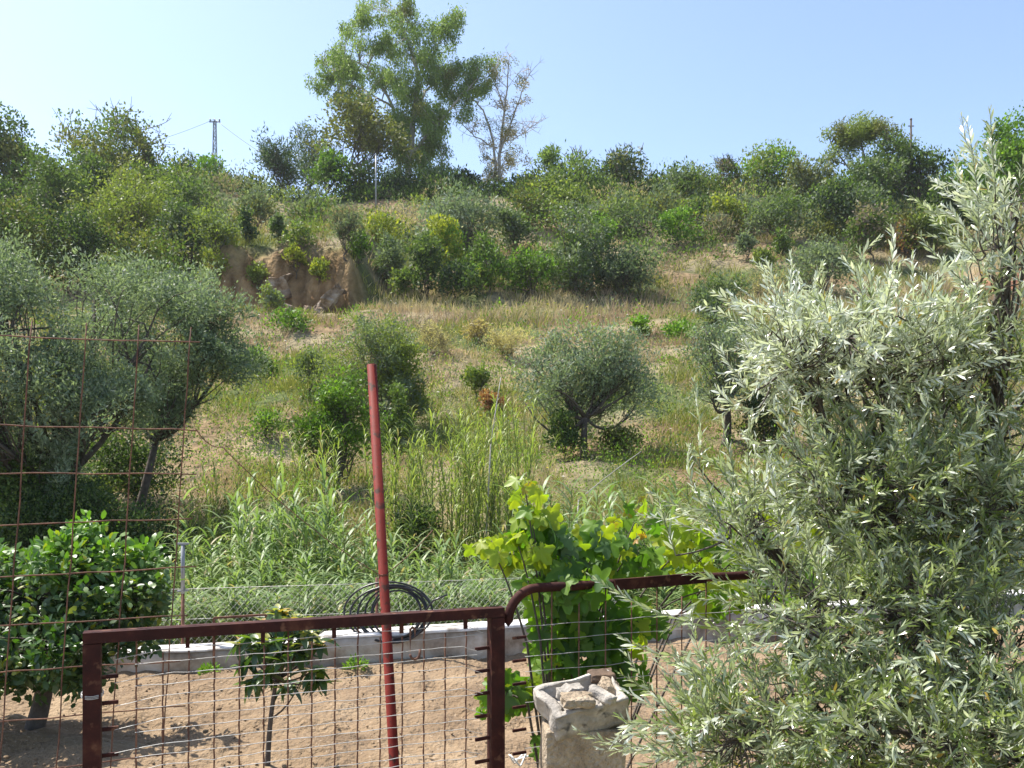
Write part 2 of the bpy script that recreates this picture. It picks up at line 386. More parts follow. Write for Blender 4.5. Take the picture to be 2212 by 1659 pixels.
def warp(P, W, seed):          # pushes foliage about so that no crown stays a ball
    f = 2.6 / W; k = seed % 50; a = .15 * W
    q = np.stack([vnoise(P[:, 1] * f + 7, P[:, 2] * f + P[:, 0] * f * .5, k), vnoise(P[:, 2] * f + 3, P[:, 0] * f + 9, k + 1), vnoise(P[:, 0] * f + 5, P[:, 1] * f + P[:, 2] * f * .4, k + 2)], 1) - .5
    f *= 2.3
    q2 = np.stack([vnoise(P[:, 1] * f + 7, P[:, 2] * f, k + 3), vnoise(P[:, 2] * f + 3, P[:, 0] * f + 9, k + 4), vnoise(P[:, 0] * f + 5, P[:, 1] * f, k + 5)], 1) - .5
    return P + q * 2 * a * np.array([1, 1, .8]) + q2 * a * .9
def make_plant(name, label, cat, base, H, W, sp, d, seed, tf=0.15, nl=7, dens=0.55, lean=0.0, group=None,
               mats=None, bark=None, clump=0.17, lobes=None, droop=0.0, bare=0, trunk_r=None, flat=0.8, leafpx=3.5, spiky=0.25, mix=None, trunks=1):
    rng = np.random.default_rng(seed)
    root = empty(name, base, label, cat, group)
    px = d / FPX
    if lobes is None:
        lobes = []
        for k in range(nl):
            a = k * 2.4 + rng.uniform(0, .8); q = rng.uniform(.15, .34)
            f = rng.uniform(0, 1) if k else 1.0
            zc = H * (tf + (1 - tf) * (.22 + .52 * f))
            rr = W / 2 * rng.uniform(.42, .62) * (1.15 if k == 0 else 1)
            off = 0.0 if k == 0 else W * q * (1.15 - .55 * f)
            rz = min(rr * rng.uniform(.75, 1.05), H - zc, max(zc - H * tf * .8, .12 * H)) if H > 0 else rr
            rz = max(rz, .2 * H)
            lobes.append((math.cos(a) * off + lean * zc, math.sin(a) * off, min(zc, H - rz * .95), rr, rr, rz))
    Lb = np.array(lobes, float)
    cr = clump * W
    nclump = int(np.clip(len(Lb) * 12, 40, 250) if clump < .2 else len(Lb) * 8)
    wts = Lb[:, 3] * Lb[:, 5]; li = rng.choice(len(Lb), nclump, p=wts / wts.sum())
    dr = norm(rng.normal(size=(nclump, 3))); dr[:, 2] = np.where(dr[:, 2] < -.7, -dr[:, 2], dr[:, 2])
    rf = .45 + .55 * rng.random(nclump) ** .6
    cc = Lb[li, :3] + dr * Lb[li, 3:] * rf[:, None]
    cs = cr * rng.uniform(.5, 1.35, nclump)
    n = int(np.clip((W / px) * (H * (1 - tf) / px) * dens * 1.9, 900, 78000))
    ci = rng.choice(nclump, n, p=cs ** 2 / (cs ** 2).sum())
    ld = norm(rng.normal(size=(n, 3)))
    rad = (.35 + .65 * rng.random(n) ** .5)
    long = rng.random(n) < spiky
    rad = np.where(long, rad * rng.uniform(1.0, 1.4, n), rad)
    P = cc[ci] + ld * cs[ci][:, None] * rad[:, None] * np.array([1, 1, flat])
    if droop: P[:, 2] -= droop * cs[ci] * rng.random(n)
    P = warp(P, W, seed)
    up = np.array([0, 0, 1.0])
    D = norm(ld * .35 + rng.normal(size=(n, 3)) * .6 + up * (.45 - 1.8 * droop))
    N = norm(ld * 1.2 + rng.normal(size=(n, 3)) * .45 + up * .25)
    L = np.maximum(leafpx * px, .035) * rng.uniform(.6, 1.35, n)
    rt = RATIO.get(sp, 1.8)
    Wd = np.maximum(L / rt, .75 * px)
    L = np.maximum(L, Wd * 1.3)
    if rt > 2.5: L = L * 1.25
    L = L * np.where(rad > 1.1, .7, 1.0)
    ct = rng.normal(0, .5, nclump)
    a, b = (np.array(q) for q in PAL[sp])
    t = np.clip(.45 + .34 * ct[ci] + rng.normal(0, .2, n), -.15, 1.3)[:, None]
    col = a * (1 - t) + b * t
    if mix:
        mk = rng.random(nclump)[ci] < mix[1]
        a2, b2 = (np.array(q) for q in PAL[mix[0]]); col = np.where(mk[:, None], a2 * (1 - t) + b2 * t, col)
    col = np.clip(col * rng.uniform(.8, 1.2, (n, 1)), .008, .8)
    keep = P[:, 2] > 0.01
    B = np.asarray(base, float)
    g = Geo(); leaves(g, P[keep] + B, D[keep], N[keep], L[keep], Wd[keep], col[keep])
    # trunk, limbs, twigs
    w = Geo(); tr = trunk_r or max(.011 * H + .006 * W, .02)
    ctr = (Lb[:, :3] * wts[:, None]).sum(0) / wts.sum()
    forks = []
    for q in range(trunks):
        o = np.array([rng.uniform(-1, 1) * W * .05, rng.uniform(-1, 1) * W * .05, -.15]) if trunks > 1 else np.array([0, 0, -.15])
        fork = np.array([ctr[0] * .55 + o[0] * 2.5, ctr[1] * .55 + o[1] * 2, max(H * tf, .12 * H)])
        P0 = bez(o + B, fork + B, rng.normal(size=3) * np.array([.03, .03, 0]) * H, 6)
        tube(w, P0, np.linspace(tr * 1.25, tr * .8, 6) * (1 if trunks == 1 else .7), 7); forks.append(fork)
    hub = []
    for k in range(len(Lb)):
        fork = forks[k % trunks]; e = warp(Lb[k:k + 1, :3], W, seed)[0]; e[2] -= Lb[k, 5] * .25
        pth = bez(fork + B, e + B, np.array([0, 0, -.06 * H]) + rng.normal(size=3) * .04 * H, 6)
        tube(w, pth, np.linspace(tr * .55, tr * .2, 6), 5); hub.append(pth)
    sel = range(nclump) if W / px > 55 else range(0, nclump, 2)
    cc = warp(cc, W, seed)
    for k in sel:
        h0 = hub[li[k]]; s0 = h0[rng.integers(2, 6)]
        tube(w, bez(s0, cc[k] + B, rng.normal(size=3) * .03 * H, 4), np.linspace(tr * .18, max(tr * .05, .12 * px), 4), 3, cap=False)
    for k in range(bare):       # leafless shoots standing out of the crown
        c0 = cc[rng.integers(nclump)]
        c0 = cc[np.argsort(-cc[:, 2])[rng.integers(max(3, nclump // 3))]] if rng.random() < .7 else c0
        e = c0 + norm(rng.normal(size=3) * np.array([.6, .6, .2]) + up * .9) * W * rng.uniform(.15, .32)
        pth = bez(c0 + B, e + B, rng.normal(size=3) * .02 * H, 5)
        tube(w, pth, np.linspace(.55 * px, .22 * px, 5), 3, cap=False)
        for z in range(3):
            s0 = pth[rng.integers(1, 4)]
            tube(w, bez(s0, s0 + norm(rng.normal(size=3) + up) * W * .1, (0, 0, 0), 3), np.linspace(.35 * px, .18 * px, 3), 3, cap=False)
    build(w, 'trunk', bark or M_bark, root)
    build(g, 'crown', mats or (M_soft if sp in ('grey', 'straw', 'twig') else M_fol), root, smooth=False)
    return root

def plant(name, label, cat, u, vt, vb, wu, sp, d=None, **k):
    """u: centre, vt/vb: top and foot, wu: width, all read off the measured photograph"""
    dd = d or hit(u, vb)
    x = (u * S - CX) / FPX * dd
    zb = float(height(x, dd)); zt = EYE + (HZ - vt * S) / FPX * dd
    H = max(zt - zb, .3); W = wu * S / FPX * dd
    k.setdefault('seed', int(u * 7 + vt))
    return make_plant(name, label, cat, (x, dd, zb), H, W, sp, dd, **k)

# ---- trees on the skyline
plant('oak_tree', 'loose dark-topped tree cut off by the photo edge on the upper left skyline', 'tree', 10, 235, 470, 190, 'brown', 62, tf=.2, nl=7, clump=.14, mix=('shrub', .5))
plant('almond_tree', 'wide brownish green tree with wispy top on the left skyline', 'tree', 250, 262, 450, 260, 'brown', 70, tf=.12, nl=9, clump=.12, bare=14, mix=('shrub', .45))
plant('shrub', 'mid green bush below the wispy left skyline tree', 'shrub', 110, 330, 480, 190, 'shrub', 58, tf=.05, nl=8)
plant('shrub', 'bushy green shrub between two left skyline trees', 'shrub', 190, 340, 470, 130, 'shrub', 64, tf=.05)
plant('shrub', 'large yellowish green dome shaped shrub on the left hillside', 'shrub', 270, 375, 570, 290, 'lime', 52, tf=.04, nl=11, clump=.12, mix=('brown', .3))
plant('shrub', 'dark green bush above the big left olive tree', 'shrub', 45, 415, 620, 200, 'shrub', 46, tf=.05, nl=9, clump=.14, mix=('brown', .3))
plant('small_tree', 'small grey-green tree with slim trunk right of the yellowish dome shrub', 'tree', 412, 385, 515, 130, 'grey', 60, tf=.22, mix=('shrub', .5))
plant('round_tree', 'bright green round tree at the foot of the lattice mast', 'tree', 455, 343, 440, 85, 'bright', 80, tf=.1)
plant('conifer', 'small dark pointed conifer just left of the lattice mast', 'tree', 398, 328, 430, 50, 'pine', 76, tf=.1, nl=5, clump=.24)
plant('hedge_bush', 'low black-green bush on the skyline right of the lattice mast', 'shrub', 520, 388, 450, 110, 'dark', 78, tf=.03)
plant('pine_tree', 'dark blue-green pine standing left of the tall eucalyptus', 'tree', 612, 312, 470, 135, 'pine', 72, tf=.12, nl=9, clump=.15, dens=.7)
plant('pine_tree', 'feathery bluish pine behind the dark one, left of the eucalyptus', 'tree', 668, 272, 450, 105, 'pine', 78, tf=.15, nl=8, clump=.15, spiky=.5, mix=('grey', .4))
plant('bushy_tree', 'bright green leafy tree in front of the eucalyptus group', 'tree', 705, 330, 480, 110, 'bright', 70, tf=.06, nl=9, mix=('shrub', .35), clump=.15)
plant('carob_tree', 'brown-green tree with bare dark limbs showing beside the eucalyptus', 'tree', 775, 225, 470, 210, 'brown', 74, tf=.36, nl=9, clump=.12, trunks=2, dens=.5, bark=M_bark)
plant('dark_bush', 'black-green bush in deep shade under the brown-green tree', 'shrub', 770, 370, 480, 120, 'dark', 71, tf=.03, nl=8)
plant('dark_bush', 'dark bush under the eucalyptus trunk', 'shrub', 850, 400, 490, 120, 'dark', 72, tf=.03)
plant('hedge_bush', 'dark hedge bush between eucalyptus trunk and the half bare tree', 'shrub', 960, 384, 470, 110, 'dark', 76, tf=.03, mix=('shrub', .3))
plant('hedge_bush', 'dark hedge bush with pointed top left of the half bare tree', 'shrub', 1015, 375, 450, 70, 'dark', 77, tf=.03)
plant('hedge_bush', 'dark green hedge bush at the foot of the half bare tree', 'shrub', 1085, 398, 460, 110, 'dark', 75, tf=.03, mix=('shrub', .4))
plant('hedge_bush', 'green hedge bush on the skyline right of the half bare tree', 'shrub', 1140, 380, 460, 90, 'shrub', 76, tf=.03)

def canopy_tree(name, label, u, vb, d, blobs, limbs, sp, n, droop, bark, fine, tr=.32, leafpx=3.0, seed=5, extra=None, mult=1.0):
    rng = np.random.default_rng(seed); px = d / FPX
    x0 = (u * S - CX) / FPX * d; B = np.array([x0, d, float(height(x0, d))])
    root = empty(name, B, label, 'tree')
    w = Geo(); nodes = []
    for pts, r0, r1 in limbs:
        P = np.array([pt(a, b, d + o) for a, b, o in pts]); P[0, 2] = min(P[0, 2], B[2] - .2) if pts[0][1] >= vb - 6 else P[0, 2]
        t = np.linspace(0, len(P) - 1, 3 * len(P)); Q = np.stack([np.interp(t, np.arange(len(P)), P[:, k]) for k in range(3)], 1)
        Q[1:-1] = (Q[:-2] + Q[1:-1] * 2 + Q[2:]) / 4
        Q[1:-1] += rng.normal(size=Q[1:-1].shape) * .05
        tube(w, Q, np.linspace(r0, r1, len(Q)), 7); nodes.append(Q)
    nodes = np.concatenate(nodes)
    cc, cs = [], []
    for bu, bv, ru, rv, k in blobs:
        for q in range(int(round(k * mult))):
            a = rng.uniform(0, 2 * math.pi); r = rng.random() ** .5
            ou, ov = math.cos(a) * r * ru, math.sin(a) * r * rv
            cc.append(pt(bu + ou, bv + ov, d + rng.normal() * ru * S / FPX * d * .6)); cs.append(rng.uniform(.5, 1.0) * fine)
    cc, cs = np.array(cc), np.array(cs)
    for c in cc:
        dist = np.linalg.norm((nodes - c) * np.array([1, 1, .8]), axis=1) + (nodes[:, 2] > c[2]) * 1.5
        s0 = nodes[np.argmin(dist)]
        tube(w, bez(s0, c, (0, 0, .1), 5), np.linspace(.05, .02, 5), 3, cap=False)
    ci = rng.choice(len(cc), n, p=cs ** 2 / (cs ** 2).sum())
    ld = norm(rng.normal(size=(n, 3)))
    P = cc[ci] + np.clip(rng.normal(size=(n, 3)), -1.7, 1.7) * cs[ci][:, None] * .48
    P[:, 2] -= droop * cs[ci] * rng.random(n) * 1.2
    D = norm(rng.normal(size=(n, 3)) * .5 + np.array([0, 0, -droop * 1.6 + .3])); N = norm(rng.normal(size=(n, 3)) + np.array([0, 0, .3]))
    L = leafpx * px * rng.uniform(.7, 1.5, n); ct = rng.normal(0, .5, len(cc))
    a, b = (np.array(q) for q in PAL[sp]); t = np.clip(.45 + .22 * ct[ci] + rng.normal(0, .2, n), -.1, 1.2)[:, None]
    col = a * (1 - t) + b * t
    if extra:
        mk = (rng.random(len(cc)) < extra[1])[ci]; a2, b2 = (np.array(q) for q in PAL[extra[0]])
        col = np.where(mk[:, None], a2 * (1 - t) + b2 * t, col)
    g = Geo(); leaves(g, P, D, N, L, np.maximum(L / 3.0, .8 * px), np.clip(col, .01, .8))
    if label.startswith('half bare'):
        for k in range(150):
            s0 = nodes[rng.integers(6, len(nodes))]; e = s0 + norm(rng.normal(size=3) * np.array([1, .7, .5]) + np.array([0, 0, .5])) * rng.uniform(.6, 2.0)
            pth = bez(s0, e, rng.normal(size=3) * .08, 5); tube(w, pth, np.linspace(.03, .012, 5), 3, cap=False)
            for z in range(2):
                s1 = pth[rng.integers(1, 4)]
                tube(w, bez(s1, s1 + norm(rng.normal(size=3) + np.array([0, 0, .4])) * rng.uniform(.3, .9), (0, 0, 0), 3), np.linspace(.018, .01, 3), 3, cap=False)
    build(w, 'trunk', bark, root); build(g, 'crown', M_fol, root, smooth=False)
    return root

canopy_tree('eucalyptus_tree', 'tall eucalyptus with pale trunk towering over the skyline', 878, 425, 80,
    [(860, 15, 60, 35, 9), (800, 15, 28, 22, 4), (960, 35, 34, 28, 6), (965, 70, 20, 15, 2), (800, 70, 70, 35, 12), (900, 90, 75, 45, 16), (720, 120, 45, 40, 9), (690, 165, 25, 25, 4),
     (790, 150, 70, 45, 14), (900, 160, 80, 55, 20), (990, 150, 45, 40, 9), (1040, 150, 30, 38, 6), (860, 230, 90, 45, 18), (760, 220, 45, 35, 8), (960, 220, 55, 40, 10), (1000, 195, 40, 25, 5),
     (900, 290, 70, 40, 12), (830, 280, 60, 40, 10), (960, 290, 35, 30, 4), (930, 330, 50, 30, 6), (950, 360, 35, 25, 4), (870, 350, 50, 40, 8), (985, 370, 20, 15, 2), (845, 400, 30, 20, 4)],
    [([(878, 425, 0), (884, 330, 0), (898, 240, .3), (905, 150, 0), (872, 70, 0), (868, 35, 0)], .36, .06),
     ([(884, 340, 0), (925, 290, -.4), (960, 250, -.6), (1000, 205, -1), (1035, 165, -1)], .17, .04),
     ([(870, 425, .3), (862, 330, .5), (850, 230, .8), (800, 150, .8), (740, 120, 1)], .22, .05),
     ([(905, 160, 0), (940, 110, .4), (962, 50, .6)], .12, .04), ([(850, 235, .8), (800, 200, -.5), (720, 165, -1)], .11, .03), ([(898, 250, .3), (930, 180, 1), (985, 150, 1.2)], .11, .03),
     ([(886, 380, 0), (930, 370, -.3), (955, 350, -.4)], .07, .03)], 'euc', 74000, .7, M_pale_bark, .95, extra=('brown', .04), mult=1.6, leafpx=2.7)
canopy_tree('half_bare_tree', 'half bare tree with pale twigs and withered leaves right of the eucalyptus', 1080, 408, 80,
    [(1095, 150, 35, 35, 8), (1110, 200, 40, 30, 7), (1085, 260, 40, 25, 5), (1110, 290, 35, 30, 9), (1060, 330, 35, 30, 8), (1110, 340, 30, 25, 7), (1055, 375, 25, 20, 7), (1090, 380, 30, 20, 5), (1020, 250, 25, 20, 1)],
    [([(1080, 410, 0), (1078, 350, 0), (1085, 280, .2), (1095, 200, .2), (1100, 120, 0)], .2, .03), ([(1068, 410, .3), (1072, 340, .3), (1055, 260, .3), (1030, 220, .2), (1005, 205, 0)], .15, .03),
     ([(1080, 330, 0), (1110, 250, -.3), (1130, 190, -.5), (1145, 150, -.5)], .1, .02), ([(1074, 320, .2), (1030, 300, .4), (1000, 270, .6), (985, 255, .6)], .07, .02),
     ([(1082, 310, 0), (1130, 290, .4), (1160, 265, .6)], .06, .02), ([(1090, 240, 0), (1070, 180, .5), (1075, 130, .6)], .07, .02)], 'dead', 6000, .3, M_pale_bark, .75, leafpx=2.1, extra=('brown', .25), seed=9)

plant('sapling', 'sparse young sapling sticking up on the skyline right of the half bare tree', 'tree', 1190, 312, 450, 52, 'euc', 74, tf=.45, nl=4, dens=.3, clump=.2)
plant('branchy_shrub', 'sparse branchy shrub with bare twigs on the middle skyline', 'shrub', 1245, 335, 470, 110, 'euc', 72, tf=.3, nl=6, dens=.28, bare=18)
plant('round_tree', 'dark round tree with bare twigs on top in the middle of the skyline', 'tree', 1340, 328, 470, 115, 'brown', 72, tf=.08, nl=9, bare=22, clump=.15, mix=('pine', .6))
plant('shrub', 'round grey-green bush against the sky beside the pale roof', 'shrub', 1487, 355, 470, 100, 'grey', 70, tf=.05, nl=9, mix=('shrub', .5))
plant('twiggy_shrub', 'thin bare twiggy shrub on the skyline right of the pale roof', 'shrub', 1570, 352, 450, 80, 'twig', 72, tf=.2, dens=.14, bare=36, mix=('shrub', .5))
plant('leafy_tree', 'light yellow-green leafy tree on the right skyline', 'tree', 1660, 312, 470, 125, 'lime', 72, tf=.15, nl=8, clump=.15, mix=('bright', .4))
canopy_tree('leaning_tree', 'light green tree with a dark leaning limb on the right skyline', 1838, 420, 70,
    [(1815, 290, 40, 18, 7), (1860, 275, 45, 18, 8), (1915, 280, 40, 15, 7), (1940, 310, 25, 15, 3), (1800, 315, 25, 15, 3), (1850, 310, 40, 15, 5), (1800, 340, 20, 12, 2)],
    [([(1838, 420, 0), (1845, 385, 0), (1868, 355, -.2), (1900, 335, -.4), (1935, 328, -.4)], .2, .05), ([(1868, 355, 0), (1862, 315, .2), (1858, 275, .3)], .09, .03), ([(1845, 380, 0), (1815, 335, .3), (1795, 310, .3)], .08, .03), ([(1895, 336, -.4), (1910, 300, 0), (1915, 275, 0)], .08, .03)],
    'lime', 9000, .1, M_bark, .95, seed=12, extra=('brown', .4))
plant('round_tree', 'dense dark green round tree below the dark post on the right skyline', 'tree', 1985, 285, 480, 165, 'shrub', 66, tf=.06, nl=11, clump=.13, mix=('dark', .4))
plant('shrub', 'dark green bush at the foot of the leaning tree', 'shrub', 1885, 345, 480, 120, 'shrub', 64, tf=.05, mix=('grey', .3))
plant('shrub', 'dark rounded bush behind the arching olive shoot', 'shrub', 2055, 385, 510, 110, 'shrub', 58, tf=.04, mix=('dark', .5))
plant('fig_tree', 'bright green tree rising behind the top of the near olive tree', 'tree', 2165, 262, 470, 170, 'bright', 52, tf=.12, nl=9, mix=('shrub', .3))

# ---- shrubs of the upper slope
U = [
 ('shrub', 'soft round grey-green bush below the yellow-green skyline tree', 1685, 405, 520, 140, 'grey', dict(mix=('shrub', .5))),
 ('shrub', 'dark green bush right of the soft grey-green round one', 1795, 385, 505, 115, 'shrub', dict(mix=('pine', .5))),
 ('broom', 'yellow flowering broom on the upper right slope', 1572, 425, 510, 100, 'yellow', dict(dens=.4, mix=('lime', .4))),
 ('shrub', 'vivid green compact bush on the upper right slope', 1468, 458, 532, 92, 'bright', dict(clump=.18)),
 ('shrub', 'dull brownish bush between the vivid green bush and the broom', 1545, 475, 525, 90, 'twig', dict(mix=('grey', .5))),
 ('shrub', 'low grey bush above the vivid green compact bush', 1420, 410, 480, 110, 'grey', dict(mix=('brown', .4))),
 ('shrub', 'dark leafy bush left of the yellow broom', 1515, 430, 490, 90, 'shrub', {}),
 ('shrub', 'grey-green scrub bush under the dark round middle tree', 1330, 430, 500, 120, 'grey', dict(mix=('lime', .4))),
 ('shrub', 'green scrub bush under the branchy middle shrub', 1240, 400, 480, 110, 'shrub', dict(mix=('lime', .5))),
 ('shrub', 'olive coloured scrub bush right of the silvery dome bush', 1150, 420, 500, 110, 'brown', dict(mix=('shrub', .5))),
 ('wild_olive', 'silvery grey dome shaped wild olive in the middle of the upper slope', 1005, 415, 560, 195, 'olive', dict(nl=11, clump=.12, dens=.7)),
 ('shrub', 'yellow-green upright bush in front of the silvery dome bush', 962, 468, 620, 88, 'yellow', dict(nl=8, mix=('bright', .3))),
 ('shrub', 'tall green bush at the centre of the thicket above the terrace', 1240, 445, 625, 165, 'shrub', dict(nl=11, clump=.13, mix=('grey', .5))),
 ('shrub', 'glossy bright green bush on the right shoulder of the thicket', 1303, 462, 590, 62, 'bright', dict(nl=6)),
 ('wild_olive', 'blue-grey round wild olive at the right end of the thicket', 1355, 508, 645, 155, 'grey', dict(nl=10, clump=.14, mix=('pine', .5))),
 ('shrub', 'leafy green bush right of the yellow-green upright one', 1055, 520, 630, 110, 'shrub', dict(mix=('bright', .35))),
 ('shrub', 'pale leafed small bush low in the thicket', 1035, 575, 640, 60, 'bright', dict(mix=('lime', .5))),
 ('shrub', 'bright leafy bush at the front of the thicket above the terrace', 1155, 545, 648, 120, 'bright', dict(mix=('shrub', .5), nl=8)),
 ('shrub', 'dark green bush at the front centre of the thicket', 1250, 545, 650, 100, 'shrub', dict(mix=('grey', .5))),
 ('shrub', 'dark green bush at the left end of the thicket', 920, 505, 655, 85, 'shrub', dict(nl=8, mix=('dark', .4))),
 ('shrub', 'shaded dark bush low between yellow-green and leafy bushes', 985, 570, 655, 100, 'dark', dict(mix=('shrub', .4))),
 ('shrub', 'grey-green feathery bush on the slope left of the thicket', 835, 520, 625, 105, 'grey', dict(mix=('shrub', .3))),
 ('shrub', 'small leafy bush at the lower left of the thicket', 868, 575, 655, 60, 'shrub', dict(mix=('lime', .4))),
 ('shrub', 'grey twiggy bush under the slim grey pole', 750, 435, 560, 80, 'twig', dict(mix=('grey', .7), dens=.6)),
 ('broom', 'yellow broom right of the slim grey pole', 830, 463, 545, 95, 'yellow', dict(dens=.4, mix=('lime', .4))),
 ('shrub', 'green bush above the right end of the earth cliff', 775, 495, 580, 60, 'bright', dict(mix=('shrub', .5))),
 ('shrub', 'bushy green shrub on the bare patch above the cliff', 655, 482, 545, 75, 'lime', dict(mix=('shrub', .4))),
 ('shrub', 'dark narrow shrub above the earth cliff', 532, 440, 530, 42, 'shrub', dict(mix=('pine', .5))),
 ('shrub', 'small dark shrub standing on the cliff top', 603, 460, 530, 32, 'shrub', dict(mix=('grey', .4))),
 ('shrub', 'pale grass-green scrub bush left above the earth cliff', 465, 430, 560, 110, 'grey', dict(mix=('lime', .5))),
 ('shrub', 'pale yellow-green scrub at the left rim of the cliff', 462, 545, 615, 90, 'lime', dict(mix=('yellow', .3), dens=.45)),
 ('shrub', 'scrubby bush between slim grey tree and cliff', 555, 410, 500, 90, 'grey', dict(mix=('brown', .4))),
 ('shrub', 'hanging yellow-green shrub in the middle of the cliff face', 640, 525, 600, 48, 'yellow', dict(dens=.45, mix=('lime', .5))),
 ('shrub', 'grey tuft shrub at the foot of the cliff', 585, 620, 690, 60, 'lime', dict(mix=('grey', .5), dens=.4)),
 ('shrub', 'low fresh green bush at the foot of the cliff', 622, 672, 722, 90, 'bright', dict(mix=('shrub', .4))),
 ('shrub', 'orange tinted low bush near the red earth bank', 1960, 465, 560, 120, 'brown', dict(mix=('russet', .25))),
 ('shrub', 'dark scrub bush above the red earth bank', 1880, 450, 560, 110, 'shrub', dict(mix=('twig', .4))),
 ('shrub', 'yellow-green bush below the dark rounded bush at right', 2010, 455, 560, 110, 'lime', dict(mix=('shrub', .4))),
 ('shrub', 'green bush on the dry patch at the upper right', 1690, 495, 555, 62, 'shrub', {}),
 ('shrub', 'pale upright bush on the dry upper right patch', 1615, 500, 565, 50, 'grey', {}),
 ('shrub', 'small yellow-green bush on the dry upper right patch', 1648, 540, 580, 45, 'lime', {}),
 ('shrub', 'grey-green round bush peeping over the near olive top', 1780, 535, 650, 185, 'grey', dict(nl=9)),
 ('shrub', 'dense round grey-green bush left of the near olive tree', 1545, 592, 695, 112, 'grey', dict(nl=9, clump=.16, dens=.8, mix=('shrub', .3))),
 ('shrub', 'dried straw coloured low bush right of the terrace', 1640, 580, 640, 100, 'straw', dict(mix=('grey', .5))),
 ('shrub', 'small yellow-green tuft growing in the right part of the cliff face', 690, 560, 620, 45, 'yellow', dict(dens=.5, mix=('lime', .5))),
 ('shrub', 'straggly green tuft on the left part of the cliff face', 560, 560, 640, 45, 'lime', dict(dens=.5)),
]
for nm, lb, u, vt, vb, wu, sp, k in U:
    k = dict(k); k.setdefault('tf', .04); k.setdefault('nl', 7)
    plant(nm, lb, 'broom' if nm == 'broom' else ('tree' if 'olive' in nm else 'shrub'), u, vt, vb, wu, sp, **k)

for nm, lb, u, vt, vb, wu, sp, d, k in (
 ('shrub', 'dull green bush filling the gap right of the yellowish dome shrub', 390, 420, 560, 150, 'shrub', 50, dict(mix=('grey', .4), nl=9)),
 ('shrub', 'dark green bush left below the yellowish dome shrub', 150, 450, 600, 170, 'shrub', 48, dict(mix=('dark', .4), nl=9)),
 ('shrub', 'brown-green bush behind the top of the slender olive tree', 330, 500, 640, 190, 'brown', 44, dict(mix=('shrub', .5), nl=9)),
 ('shrub', 'leafy bush between the lattice mast and the yellowish dome shrub', 350, 370, 490, 150, 'shrub', 62, dict(mix=('lime', .4), nl=9)),
 ('shrub', 'dark thicket bush at the left edge below the skyline tree', -10, 390, 560, 170, 'shrub', 56, dict(mix=('dark', .4), nl=9)),
 ('shrub', 'dense green bush right of the silvery dome wild olive', 1110, 455, 560, 120, 'shrub', 56, dict(mix=('grey', .4))),
 ('shrub', 'dense dull bush on the upper slope left of the vivid green bush', 1370, 440, 540, 130, 'grey', 58, dict(mix=('shrub', .5))),
 ('shrub', 'broad grey-green bush between broom and soft round bush', 1620, 430, 530, 120, 'grey', 60, dict(mix=('twig', .4))),
 ('shrub', 'broad dark bush under the leaning skyline tree', 1850, 400, 530, 150, 'shrub', 58, dict(mix=('grey', .4), nl=9)),
 ('shrub', 'tall bush right of the leafy yellow-green skyline tree', 1745, 345, 480, 110, 'brown', 68, dict(mix=('grey', .5))),
 ('shrub', 'bushy green shrub below the branchy middle skyline shrub', 1195, 385, 480, 110, 'shrub', 68, dict(mix=('lime', .4)))):
    k.setdefault('tf', .04); plant(nm, lb, 'shrub', u, vt, vb, wu, sp, d, **k)
# ---- trees and bushes of the lower slope
def olive_tree(label, u, vt, vb, wu, d, seed, tf, dens, lobes_px, trunk_r, clump=.11, name='olive_tree', lp=3.4):
    x = (u * S - CX) / FPX * d; zb = float(height(x, d)); k = S / FPX * d
    lob = []
    for lu, lv, ru, rv, oy in lobes_px:
        lob.append(((lu - u) * k, oy, EYE + (HZ - lv * S) / FPX * d - zb, ru * k, ru * k * .9, rv * k))
    H = EYE + (HZ - vt * S) / FPX * d - zb
    return make_plant(name, label, 'tree', (x, d, zb), H, wu * k, 'olive', d, seed, tf=tf, dens=dens, lobes=lob, clump=clump, mats=M_fol, trunk_r=trunk_r, spiky=.4, leafpx=lp, flat=.95)
olive_tree('huge silvery olive tree filling the left side behind the rusty wire mesh', 150, 525, 1200, 560, 14.0, 31, .3, .95,
    [(60, 620, 100, 70, .3), (210, 600, 80, 55, .6), (350, 650, 110, 85, 0), (40, 740, 110, 90, -.6), (190, 740, 95, 80, -.9), (380, 740, 90, 60, .2), (130, 850, 90, 70, -1.0), (-40, 860, 100, 80, -.3), (270, 850, 80, 60, -.9), (60, 950, 90, 70, -.6), (190, 960, 75, 65, -.4), (330, 870, 75, 65, -.2), (-60, 1000, 90, 90, 0), (110, 1050, 70, 60, .2), (130, 680, 70, 50, -.5), (290, 750, 70, 50, -.8), (100, 930, 130, 80, -1.3), (290, 940, 80, 60, -1.0), (0, 1010, 110, 70, -1.2), (200, 1030, 80, 50, -1.0)], .11, clump=.08, lp=3.7)
olive_tree('slender silvery olive tree with bare leaning trunk right of the huge one', 285, 600, 1120, 300, 15.5, 32, .35, .8,
    [(420, 690, 75, 70, 0), (470, 720, 55, 55, .3), (380, 640, 70, 60, .3), (360, 860, 55, 55, -.3), (440, 760, 60, 40, -.3), (300, 800, 70, 60, .4), (490, 670, 45, 45, .2), (350, 920, 45, 50, -.2), (250, 730, 70, 70, .5)], .07, clump=.12, lp=3.8)
